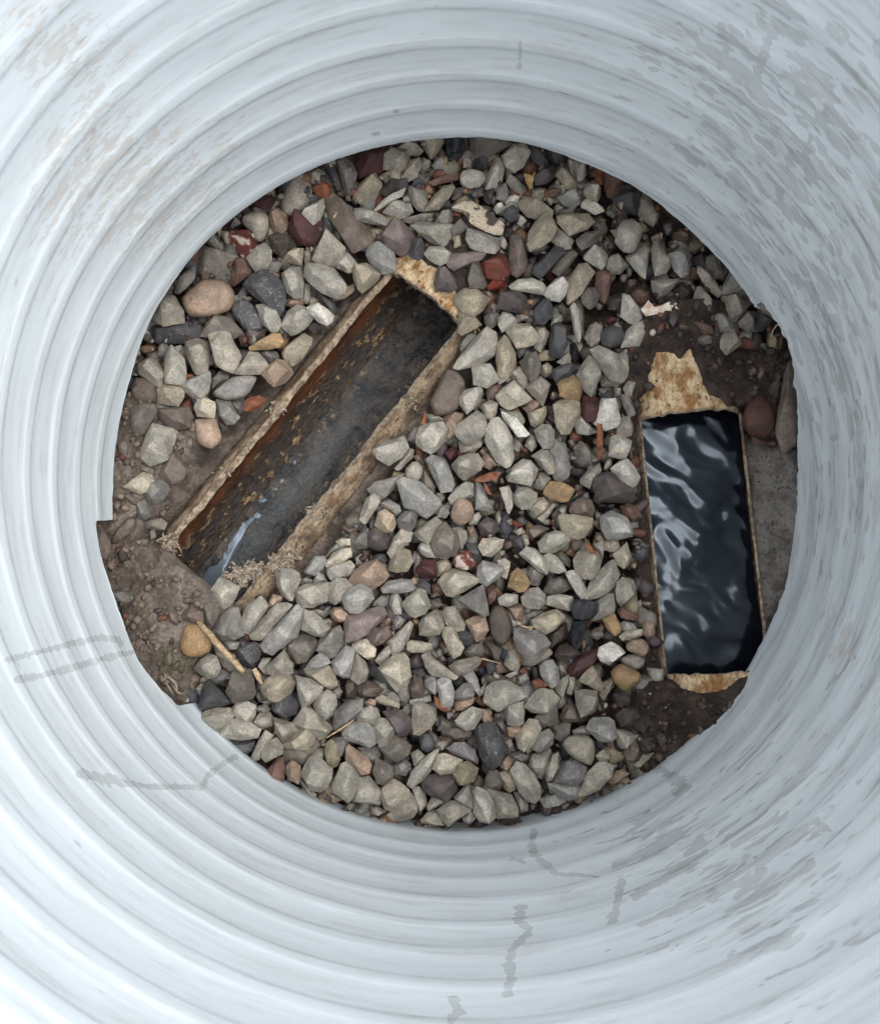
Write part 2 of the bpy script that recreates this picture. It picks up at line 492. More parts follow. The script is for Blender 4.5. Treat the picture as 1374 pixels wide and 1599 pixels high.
# ------------------------------------------------------------------ white corrugated riser pipe
RIM = [(750, 215), (680, 217), (600, 228), (500, 258), (400, 313), (310, 390), (240, 490), (205, 590), (183, 690), (178, 760), (178, 812), (150, 813), (155, 850), (170, 910), (190, 970), (215, 1030), (250, 1080), (278, 1103), (305, 1098), (318, 1125), (360, 1168), (440, 1222), (500, 1250), (600, 1278), (700, 1289), (760, 1285), (830, 1270), (900, 1252), (1000, 1200), (1080, 1140), (1150, 1070), (1190, 1000), (1225, 920), (1240, 830), (1245, 760), (1245, 680), (1241, 604), (1238, 598), (1240, 570), (1228, 530), (1212, 500), (1192, 470), (1178, 476), (1168, 462), (1140, 425), (1100, 382), (1050, 335), (1000, 296), (900, 250), (830, 227)]
RW, ZTOP = 0.300, 0.4430
def build_riser():
    # height of the cut lower edge, read round the pipe
    th, zz = [], []
    for (x, y) in RIM:
        d = np.array([(x - CX) / FPX, -(y - CY) / FPX, -1.0]) @ CM.T
        a = d[0] ** 2 + d[1] ** 2; b = 2 * (CAM[0] * d[0] + CAM[1] * d[1]); c = CAM[0] ** 2 + CAM[1] ** 2 - RW ** 2
        t = (-b + math.sqrt(b * b - 4 * a * c)) / (2 * a)
        P = CAM + d * t
        th.append(math.atan2(P[1], P[0])); zz.append(P[2] - (0.012 if y > 1110 and x < 1010 else 0.0))
    th, zz = np.array(th), np.array(zz)
    o = np.argsort(th); th, zz = th[o], zz[o]
    NT_, DZ = 1200, 0.0018
    T = np.linspace(-math.pi, math.pi, NT_, endpoint=False)
    zr = np.interp(T, np.concatenate([[th[-1] - 2 * math.pi], th, [th[0] + 2 * math.pi]]), np.concatenate([[zz[-1]], zz, [zz[0]]]))
    cyl = np.stack([np.cos(T), np.sin(T), np.zeros(NT_)], -1)
    rough_zone = (smooth(-1.2, -0.8, T) * (1 - smooth(0.55, 0.75, T)))
    zr = zr + (0.0005 + 0.0016 * rough_zone) * fbm(cyl * 60, 3, 77)
    Zr = np.arange(-0.05, ZTOP + 1e-6, DZ); Zr[-1] = ZTOP
    TT, ZZ = np.meshgrid(T, Zr, indexing='ij')
    Z = np.maximum(ZZ, zr[:, None])
    # two close grooves every 41 mm: a narrow bead between broad plain bands
    ph = ((Z - 0.040 + 0.0205) % 0.0410) - 0.0205
    bead = np.exp(-((np.abs(ph) / 0.0064) ** 7))
    broad = np.cos(ph / 0.0205 * math.pi)
    C3 = np.stack([np.cos(TT) * 2.2, np.sin(TT) * 2.2, Z * 30], -1)
    amp = 0.00068 * (0.45 + 0.55 * smooth(-0.75, 0.35, -np.cos(TT + 0.45))) * (1 + 0.25 * vnoise(C3, 4))
    wob = 0.0010 * fbm(np.stack([np.cos(TT) * 1.6, np.sin(TT) * 1.6, Z * 14], -1), 3, 6)
    fine = 0.00010 * np.sin(Z / 0.0041 * 2 * math.pi + 2 * vnoise(C3 * 0.7, 9)) 
    Rr = RW - amp * bead - 0.0003 * broad + wob + fine
    Rr = Rr + 0.004 * smooth(ZTOP - 0.02, ZTOP, Z)
    VI = np.stack([np.cos(TT) * Rr, np.sin(TT) * Rr, Z], -1)
    ni, nj = TT.shape
    # outside: deep round corrugations
    jo = np.arange(0, nj, 2); jo = np.append(jo, nj - 1) if jo[-1] != nj - 1 else jo
    io = np.arange(0, ni, 4)
    Zo = Z[io][:, jo]; To = TT[io][:, jo]
    Ro = RW + 0.0035 + 0.014 * (0.5 + 0.5 * np.cos((Zo - 0.0195) / 0.041 * 2 * math.pi)) * smooth(0, 0.01, Zo - zr[io][:, None]) * (1 - smooth(ZTOP - 0.012, ZTOP - 0.002, Zo))
    VO = np.stack([np.cos(To) * Ro, np.sin(To) * Ro, Zo], -1)
    idx = np.arange(ni * nj).reshape(ni, nj)
    nx = np.roll(idx, -1, 0)
    Q = np.stack([idx[:, :-1], idx[:, 1:], nx[:, 1:], nx[:, :-1]], -1).reshape(-1, 4)
    zq = Z.ravel()
    keep = (zq[Q].max(1) - zq[Q].min(1)) > 1e-5
    # drop the squashed rows below the cut edge
    flat = (np.abs(zq[Q[:, 1]] - zq[Q[:, 0]]) < 1e-7) & (np.abs(zq[Q[:, 2]] - zq[Q[:, 3]]) < 1e-7)
    Q = Q[~flat & keep]
    base = ni * nj
    idy = (np.arange(VO.shape[0] * VO.shape[1]) + base).reshape(VO.shape[:2]); ny = np.roll(idy, -1, 0)
    Qo = np.stack([idy[:, :-1], ny[:, :-1], ny[:, 1:], idy[:, 1:]], -1).reshape(-1, 4)
    zo = np.concatenate([zq, Zo.ravel()])
    flat = (np.abs(zo[Qo[:, 3]] - zo[Qo[:, 0]]) < 1e-7) & (np.abs(zo[Qo[:, 2]] - zo[Qo[:, 1]]) < 1e-7)
    Qo = Qo[~flat]
    # close the lip at the top and at the bottom
    Tr = []
    for jj, jk, flip in ((nj - 1, len(jo) - 1, False), (0, 0, True)):
        for a in range(len(io)):
            b = (a + 1) % len(io)
            ins = [idx[(io[a] + k) % ni, jj] for k in range(5)]
            for k in range(4):
                t = (ins[k], ins[k + 1], idy[a, jk])
                Tr.append(t if flip else t[::-1])
            t = (ins[4], idy[b, jk], idy[a, jk])
            Tr.append(t if flip else t[::-1])
    V = np.concatenate([VI.reshape(-1, 3), VO.reshape(-1, 3)])
    me = mesh_from('riser_pipe', V, np.concatenate([Q, Qo]), Tr)
    px, py = proj(VI); px, py = px.ravel(), py.ravel()
    def blob(x, y, rx, ry, k=1.0):
        return k * np.exp(-(((px - x) / rx) ** 2 + ((py - y) / ry) ** 2))
    wet = blob(1250, 280, 190, 290, 1.0) + blob(1120, 120, 150, 130, 0.75) + blob(1300, 600, 70, 200, 0.6) + blob(1310, 900, 60, 200, 0.3) + blob(1130, 1370, 190, 110, 1.0) + blob(1230, 1230, 120, 130, 0.5) + blob(1000, 1300, 70, 60, 0.5) + blob(1280, 1450, 150, 120, 0.35)
    dirt = blob(90, 60, 130, 80, 0.9) + blob(150, 240, 110, 120, 0.75) + blob(230, 330, 120, 110, 0.8) + blob(330, 240, 120, 90, 0.55) + blob(60, 400, 70, 150, 0.4) + blob(190, 560, 30, 80, 0.45) + blob(1315, 990, 35, 70, 1.0) + blob(1345, 690, 25, 110, 0.8) + blob(1240, 930, 60, 90, 0.35) + blob(700, 60, 200, 60, 0.35) + blob(600, 130, 200, 40, 0.3)
    drips = [
        (6, [(10, 1031), (70, 1016), (120, 1003), (160, 996), (186, 999), (190, 1005)]), (6, [(25, 1062), (60, 1056), (120, 1041), (170, 1026), (212, 1018)]),
        (5, [(195, 1222), (230, 1228), (280, 1229), (318, 1229), (324, 1212), (345, 1195), (368, 1181)]), (9, [(125, 1208), (160, 1216), (195, 1222)]),
        (7, [(834, 1299), (830, 1318), (832, 1330), (846, 1345), (866, 1362)]), (3, [(866, 1364), (895, 1366), (934, 1369)]), (4, [(800, 1341), (818, 1346)]),
        (9, [(813, 1419), (812, 1432)]), (7, [(806, 1437), (826, 1450), (820, 1463), (800, 1480)]), (10, [(799, 1484), (795, 1510), (798, 1528)]), (9, [(795, 1538), (793, 1552)]),
        (9, [(709, 1562), (717, 1580), (704, 1591)]), (9, [(1022, 1196), (1045, 1210), (1062, 1218)]), (10, [(1050, 1216), (1070, 1230), (1058, 1240)]), (4, [(1064, 1240), (1035, 1262), (985, 1297)]),
        (9, [(1060, 1300), (1010, 1330), (960, 1352)]), (8, [(1100, 1330), (1050, 1365), (990, 1400)]), (8, [(970, 1375), (965, 1400), (955, 1440)]), (7, [(1120, 1390), (1060, 1420), (1000, 1445)]),
        (6, [(1270, 1280), (1295, 1298)]), (7, [(1180, 1340), (1190, 1360), (1150, 1400)]), (2.5, [(812, 66), (812, 105)]), (4, [(811, 100), (811, 106)]),
        (6, [(1125, 40), (1135, 75), (1124, 105)]), (8, [(1200, 60), (1190, 90), (1178, 125)]), (5, [(1215, 35), (1205, 60)]), (7, [(1260, 105), (1290, 130), (1305, 160)]), (6, [(1265, 215), (1255, 245), (1262, 280)])]
    W3 = VI.reshape(-1, 3)
    st = lambda k, f: W3 * np.array([f, f, f * k])
    jx = fbm(st(3.0, 110), 3, 90)
    wj = fbm(st(4.5, 80), 2, 96)
    dv = np.zeros(len(px))
    for w, pl in drips:
        w = w * (0.85 + 0.55 * wj)
        dv = np.maximum(dv, (1.08 - seg_dist(px, py, pl) / (1.7 * w)) + 0.13 * jx * (seg_dist(px, py, pl) < 3 * w))
    wetn = 0.5 + 0.6 * np.abs(fbm(st(4.2, 34) + 0.5 * np.stack([vnoise(st(1, 60), 3)] * 3, -1), 4, 91)) * 1.6 - 0.35
    film = wetn * 0.62 + 0.42 * np.clip(wet, 0, 1) - 0.22
    film = np.where(wet > 0.04, film, 0)
    film = np.maximum(film, np.clip(dv, 0, 1))
    mudn = 0.5 + 0.6 * fbm(st(4.5, 75), 4, 92, 0.8)
    mud = np.clip(dirt, 0, 1.1) * np.clip(mudn * 1.25 - 0.02, 0, 1.2)
    grime_and_bead_lines = np.clip(0.5 + 0.5 * fbm(st(9, 30), 3, 93) - 0.45, 0, 1) * (0.65 + 0.6 * smooth(0.05, 0.25, W3[:, 0])) + 0.22 * np.exp(-((np.abs(ph.ravel()) - 0.0070) / 0.0013) ** 2) * (0.35 + 0.65 * np.clip(0.5 + vnoise(st(1, 14), 94), 0, 1))  # grime streaks, plus thin darker lines along both edges of each bead
    sc = 0.5 + 0.5 * fbm(st(7, 75) + np.stack([vnoise(st(1, 25), 6)] * 3, -1) * 0.8, 2, 95)
    scuff = sc * (0.49 + 0.16 * np.clip(wet + 0.6 * dirt, 0, 1)) 
    for x, y, w_, a_ in [(587, 209, 7, 0.15), (619, 174, 5, 0.1), (760, 0, 1, 0)]:
        ex = (px - x) * math.cos(a_) - (py - y) * math.sin(a_); ey = (px - x) * math.sin(a_) + (py - y) * math.cos(a_)
        scuff = np.maximum(scuff, 1.6 - ((ex / w_) ** 2 + (ey / 3.0) ** 2))
    pad = np.zeros(len(V) - len(px))
    for nm, v in (('film', film), ('mud', mud), ('grime_and_bead_lines', grime_and_bead_lines), ('scuff', scuff)):
        attr(me, nm, np.concatenate([np.clip(v, 0, 1.3), pad]))
    return add_obj('riser_pipe', me, M_PLASTIC, label='large white ribbed plastic riser pipe standing around the gravel', category='pipe')
riser = build_riser()

# ------------------------------------------------------------------ cut drain pipes
def build_drain(name, p, s0, s1, label, ochre_in_cut):
    root = empty(name, (p.a[0], p.a[1], p.z - p.rout), label=label, category='pipe')
    inv = Matrix.Translation((-p.a[0], -p.a[1], -(p.z - p.rout)))
    ds = 0.003
    S = np.arange(s0, s1 + ds, ds)
    # keep a row exactly on both ends of the opening
    S[np.argmin(np.abs(S))] = 0.0; S[np.argmin(np.abs(S - p.len))] = p.len
    ac = math.acos(p.h / p.rin)                      # half angle of the opening
    A = np.concatenate([np.linspace(ac, 2 * math.pi - ac, 90), np.linspace(-ac, ac, 44)[1:-1] + 2 * math.pi])
    na, ns = len(A), len(S)
    n_low = 90
    SS, AA = np.meshgrid(S, A, indexing='ij')
    cs = np.stack([SS * 45, np.sin(AA) * 1.5, np.cos(AA) * 1.5], -1)
    jag = fbm(np.stack([SS * 130, np.zeros_like(SS), np.sign(np.sin(AA))], -1), 3, 12) + 0.8 * vnoise(np.stack([SS * 25, np.zeros_like(SS), np.sign(np.sin(AA))], -1), 13)
    on_edge = np.zeros_like(AA); on_edge[:, 0] = 1; on_edge[:, n_low - 1] = -1
    AA = AA + on_edge * p.jag * jag
    sj = np.zeros_like(SS)
    for k in (int(np.argmin(np.abs(S))), int(np.argmin(np.abs(S - p.len)))):
        sj[k, n_low:] = 0.0012 * fbm(np.stack([AA[k, n_low:] * 14, AA[k, n_low:] * 0, AA[k, n_low:] * 0], -1), 2, 3)
    def surf(r, amp, sd):
        rr = r + amp * fbm(cs * 2.2, 3, sd)
        d = rr * np.sin(AA); z = p.z + rr * np.cos(AA)
        s_ = SS + sj
        return np.stack([p.a[0] + s_ * p.d[0] + d * p.n[0], p.a[1] + s_ * p.d[1] + d * p.n[1], z], -1)
    VO, VI = surf(p.rout, p.lump, 5), surf(p.rin, p.lump * 1.3, 7)
    V = np.concatenate([VO.reshape(-1, 3), VI.reshape(-1, 3)]) - np.array([p.a[0], p.a[1], p.z - p.rout])
    idx = np.arange(ns * na).reshape(ns, na); N = ns * na
    cells = []
    for i in range(ns - 1):
        mid = 0.5 * (S[i] + S[i + 1])
        cut = 0 < mid < p.len
        for j in range(na):
            if cut and j >= n_low - 1: continue
            cells.append((i, j))
    C = np.array(cells); i, j = C[:, 0], C[:, 1]; j2 = (j + 1) % na
    Qo = np.stack([idx[i, j], idx[i + 1, j], idx[i + 1, j2], idx[i, j2]], -1)
    Qi = Qo[:, ::-1] + N
    edges = {}
    for q in Qo:
        for k in range(4):
            e = (int(q[k]), int(q[(k + 1) % 4])); kk = (min(e), max(e))
            edges.setdefault(kk, []).append(e)
    Qe = np.array([(e[0][1], e[0][0], e[0][0] + N, e[0][1] + N) for e in edges.values() if len(e) == 1])
    ue, inv_ = np.unique(Qe, return_inverse=True)
    V = np.concatenate([V, V[ue]]); Qe2 = inv_.reshape(Qe.shape) + 2 * N
    pc = np.stack([SS.ravel(), (AA * p.rout).ravel(), np.zeros(N), np.ones(N)], -1)
    pc = np.concatenate([pc, pc]); pc = np.concatenate([pc, pc[ue]])
    me = mesh_from('pipe_wall', V, np.concatenate([Qo, Qi, Qe2]))
    for m in (M_POUT, M_PIN, M_CUT): me.materials.append(m)
    mi = np.concatenate([np.zeros(len(Qo)), np.ones(len(Qi)), np.full(len(Qe), 2)]).astype(np.int32)
    if len(me.polygons) == len(mi):
        me.polygons.foreach_set('material_index', mi)
    hgt = (np.cos(AA) * 0.5 + 0.5).ravel()
    hgt = np.concatenate([hgt, hgt]); attr(me, 'hgt', np.concatenate([hgt, hgt[ue]])); attr(me, 'pc', pc, 'FLOAT_COLOR')
    och = np.where((SS < 0) | (SS > p.len), 1.0, ochre_in_cut).ravel()
    och = np.concatenate([och, och]); attr(me, 'ochre', np.concatenate([och, och[ue]]))
    o = bpy.data.objects.new('pipe_wall', me); col.objects.link(o); o.parent = root
    return root

drain_l = build_drain('drain_pipe', PL, PL.s0, PL.s1, 'old brown drain pipe cut open along its top, almost empty, dark sludge inside', 0.25)
drain_r = build_drain('drain_pipe', PR, PR.s0, PR.s1, 'old ochre drain pipe with a rectangular cut, full of dark water', 0.08)

def drape(p, s0, s1, patches, dry, lip, label, thick=0.0035):
    """soil lying on the uncut skin of a pipe, thin or absent where the skin shows"""
    S = np.arange(s0, s1, 0.0022); D = np.linspace(-0.985, 0.985, 56) * p.rout
    SS, DD = np.meshgrid(S, D, indexing='ij')
    X, Y = p.a[0] + SS * p.d[0] + DD * p.n[0], p.a[1] + SS * p.d[1] + DD * p.n[1]
    top = p.z + np.sqrt(p.rout ** 2 - DD ** 2)
    P3 = np.stack([X, Y, X * 0], -1)
    px, py = proj(np.stack([X, Y, top], -1))
    pt = np.full(X.shape, -99.0)
    for q in patches: pt = np.maximum(pt, sdist(px, py, q))
    pt = pt + 3.5 * fbm(P3 * 90, 3, 33)
    z = top + thick + 0.0022 * np.abs(fbm(P3 * 95, 3, 9)) + 0.0011 * fbm(P3 * 330, 3, 21)
    z = np.maximum(z, soil_height(X, Y, True, False) + 0.0006)
    k_ = smooth(-7, 1, pt)
    z = z * (1 - k_) + (top - 0.0014) * k_
    V = np.stack([X, Y, z], -1)
    if lip is not None:
        e = 0 if lip < 0 else -1
        V[e, :, 2] = p.z + np.sqrt(np.maximum((p.rin - 0.003) ** 2 - np.minimum(np.abs(DD[e]), p.rin - 0.004) ** 2, 0))
    ns, nd = SS.shape; idx = np.arange(ns * nd).reshape(ns, nd)
    Q = np.stack([idx[:-1, :-1], idx[1:, :-1], idx[1:, 1:], idx[:-1, 1:]], -1).reshape(-1, 4)
    me = mesh_from('soil', V.reshape(-1, 3), Q)
    if sum(f.normal.z for f in me.polygons[:50]) < 0: me.flip_normals()
    attr(me, 'dry', np.full(ns * nd, dry)); attr(me, 'rust', np.zeros(ns * nd))
    add_obj('soil', me, M_SOIL, kind='stuff', label=label, category='soil')
drape(PL, PL.len - 0.0045, PL.s1, [], 1.0, -1, 'dry brown soil covering the lower end of the open pipe')
PATCH_L = [(606, 440), (614, 412), (632, 402), (655, 404), (676, 420), (694, 445), (718, 470), (730, 515), (700, 490), (660, 455)]
drape(PL, PL.s0, -0.0015, [PATCH_L], 0.0, None, 'thin dark soil on top of the open pipe beyond its upper end', 0.0002)
drape(PR, PR.s0, -0.0015, [PATCH_R], 0.0, None, 'dark soil around the ochre patch above the flooded opening')
drape(PR, PR.len + 0.0015, PR.s1, [PATCH_R2], 0.0, None, 'dark soil below the flooded opening')

def local(root, P):
    return np.asarray(P, float) - np.array(root.location)

def build_sludge():
    p = PL
    S = np.arange(p.s0 + 0.004, p.len + 0.03, 0.0022); D = np.linspace(-0.026, 0.026, 40)
    SS, DD = np.meshgrid(S, D, indexing='ij')
    P3 = np.stack([SS, DD, SS * 0], -1)
    lvl = p.z - 0.0508
    z = lvl + 0.004 * (np.abs(DD + 0.004) / 0.03) ** 1.5 + 0.0026 * fbm(P3 * np.array([45, 90, 1]), 4, 51) + 0.0016 * np.abs(fbm(P3 * 260, 2, 53))
    floor_ = p.z - np.sqrt(np.maximum(p.rin ** 2 - DD ** 2, 0)) + 0.0006
    z = np.maximum(z, floor_)
    V = np.stack([p.a[0] + SS * p.d[0] + DD * p.n[0], p.a[1] + SS * p.d[1] + DD * p.n[1], z], -1)
    ns, nd = SS.shape; idx = np.arange(ns * nd).reshape(ns, nd)
    Q = np.stack([idx[:-1, :-1], idx[1:, :-1], idx[1:, 1:], idx[:-1, 1:]], -1).reshape(-1, 4)
    me = mesh_from('sludge', local(drain_l, V.reshape(-1, 3)), Q)
    me.flip_normals() if me.polygons[0].normal.z < 0 else None
    attr(me, 'side', smooth(0.008, 0.022, np.abs(DD)).ravel())
    silt = smooth(0.024, 0.006, 0) * 0 + np.exp(-((DD + 0.002) / 0.010) ** 2) * smooth(0.03, 0.2, SS)
    attr(me, 'silt', silt.ravel())
    me.materials.append(M_SLUDGE)
    o = bpy.data.objects.new('sludge', me); col.objects.link(o); o.parent = drain_l
    return lvl
SL = build_sludge()

M_WATER = mat_water('dark_water', (0.004, 0.005, 0.008), 1.52)
M_TRICKLE = mat_water('trickle_water', (0.10, 0.125, 0.15), 1.9)  # bluish grey base colour: sky reflection painted into the water
def sheet(name, outline_px, z, mat, wave, thick, **props):
    """a thin body of water with a rippled top, cut to an outline"""
    P = unproj(np.array([q[0] for q in outline_px], float), np.array([q[1] for q in outline_px], float), z)
    bm = bmesh.new()
    vs = [bm.verts.new((q[0], q[1], z)) for q in P]
    f = bm.faces.new(vs)
    bmesh.ops.triangulate(bm, faces=[f])
    for _ in range(3):
        bmesh.ops.subdivide_edges(bm, edges=bm.edges[:], cuts=1, use_grid_fill=True)
    co = np.array([v.co for v in bm.verts])
    rim = np.array([v.is_boundary for v in bm.verts])
    dz = wave(co)
    for v, d, r in zip(bm.verts, dz, rim):
        v.co.z += -thick if r else d
    bm.normal_update()
    me = bpy.data.meshes.new(name); bm.to_mesh(me); bm.free()
    me.polygons.foreach_set('use_smooth', np.ones(len(me.polygons), bool))
    return add_obj(name, me, mat, **props)

def build_water():
    p = PR
    z0 = p.z + 0.0085
    S = np.arange(p.s0 + 0.004, p.s1 - 0.004, 0.0016)
    half = math.sqrt(p.rin ** 2 - 0.0085 ** 2) - 0.0012
    D = np.linspace(-half, half, 64)
    SS, DD = np.meshgrid(S, D, indexing='ij')
    P3 = np.stack([SS, DD, SS * 0], -1)
    rot = np.stack([SS * 0.8 - DD * 0.6, SS * 0.6 + DD * 0.8, SS * 0], -1)
    w = 0.0012 * fbm(rot * np.array([120, 55, 1]) + 1.1 * np.stack([vnoise(P3 * 30, 5), vnoise(P3 * 30, 6), SS * 0], -1), 3, 61, 0.40) + 0.0022 * fbm(P3 * 26, 1, 8)
    for _ in range(3):
        w[1:-1, 1:-1] = 0.25 * (w[:-2, 1:-1] + w[2:, 1:-1] + w[1:-1, :-2] + w[1:-1, 2:])
    V = np.stack([p.a[0] + SS * p.d[0] + DD * p.n[0], p.a[1] + SS * p.d[1] + DD * p.n[1], z0 + w], -1)
    ns, nd = SS.shape; idx = np.arange(ns * nd).reshape(ns, nd)
    Q = np.stack([idx[:-1, :-1], idx[1:, :-1], idx[1:, 1:], idx[:-1, 1:]], -1).reshape(-1, 4)
    me = mesh_from('water', V.reshape(-1, 3), Q)
    if me.polygons[0].normal.z < 0: me.flip_normals()
    add_obj('water', me, M_WATER, kind='structure')
    tr = [(312, 912), (322, 890), (345, 862), (362, 838), (372, 826), (366, 816), (372, 808), (383, 816), (392, 806), (400, 808), (385, 826), (378, 842), (366, 862), (356, 885), (340, 908), (328, 918)]
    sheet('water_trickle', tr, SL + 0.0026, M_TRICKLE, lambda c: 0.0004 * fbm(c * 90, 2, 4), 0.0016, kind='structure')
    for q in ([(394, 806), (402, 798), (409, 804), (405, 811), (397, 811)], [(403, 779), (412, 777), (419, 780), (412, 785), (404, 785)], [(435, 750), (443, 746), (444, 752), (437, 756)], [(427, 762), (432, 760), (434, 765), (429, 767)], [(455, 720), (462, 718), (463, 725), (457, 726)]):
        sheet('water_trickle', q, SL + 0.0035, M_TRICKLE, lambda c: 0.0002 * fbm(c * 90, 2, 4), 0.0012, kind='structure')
build_water()

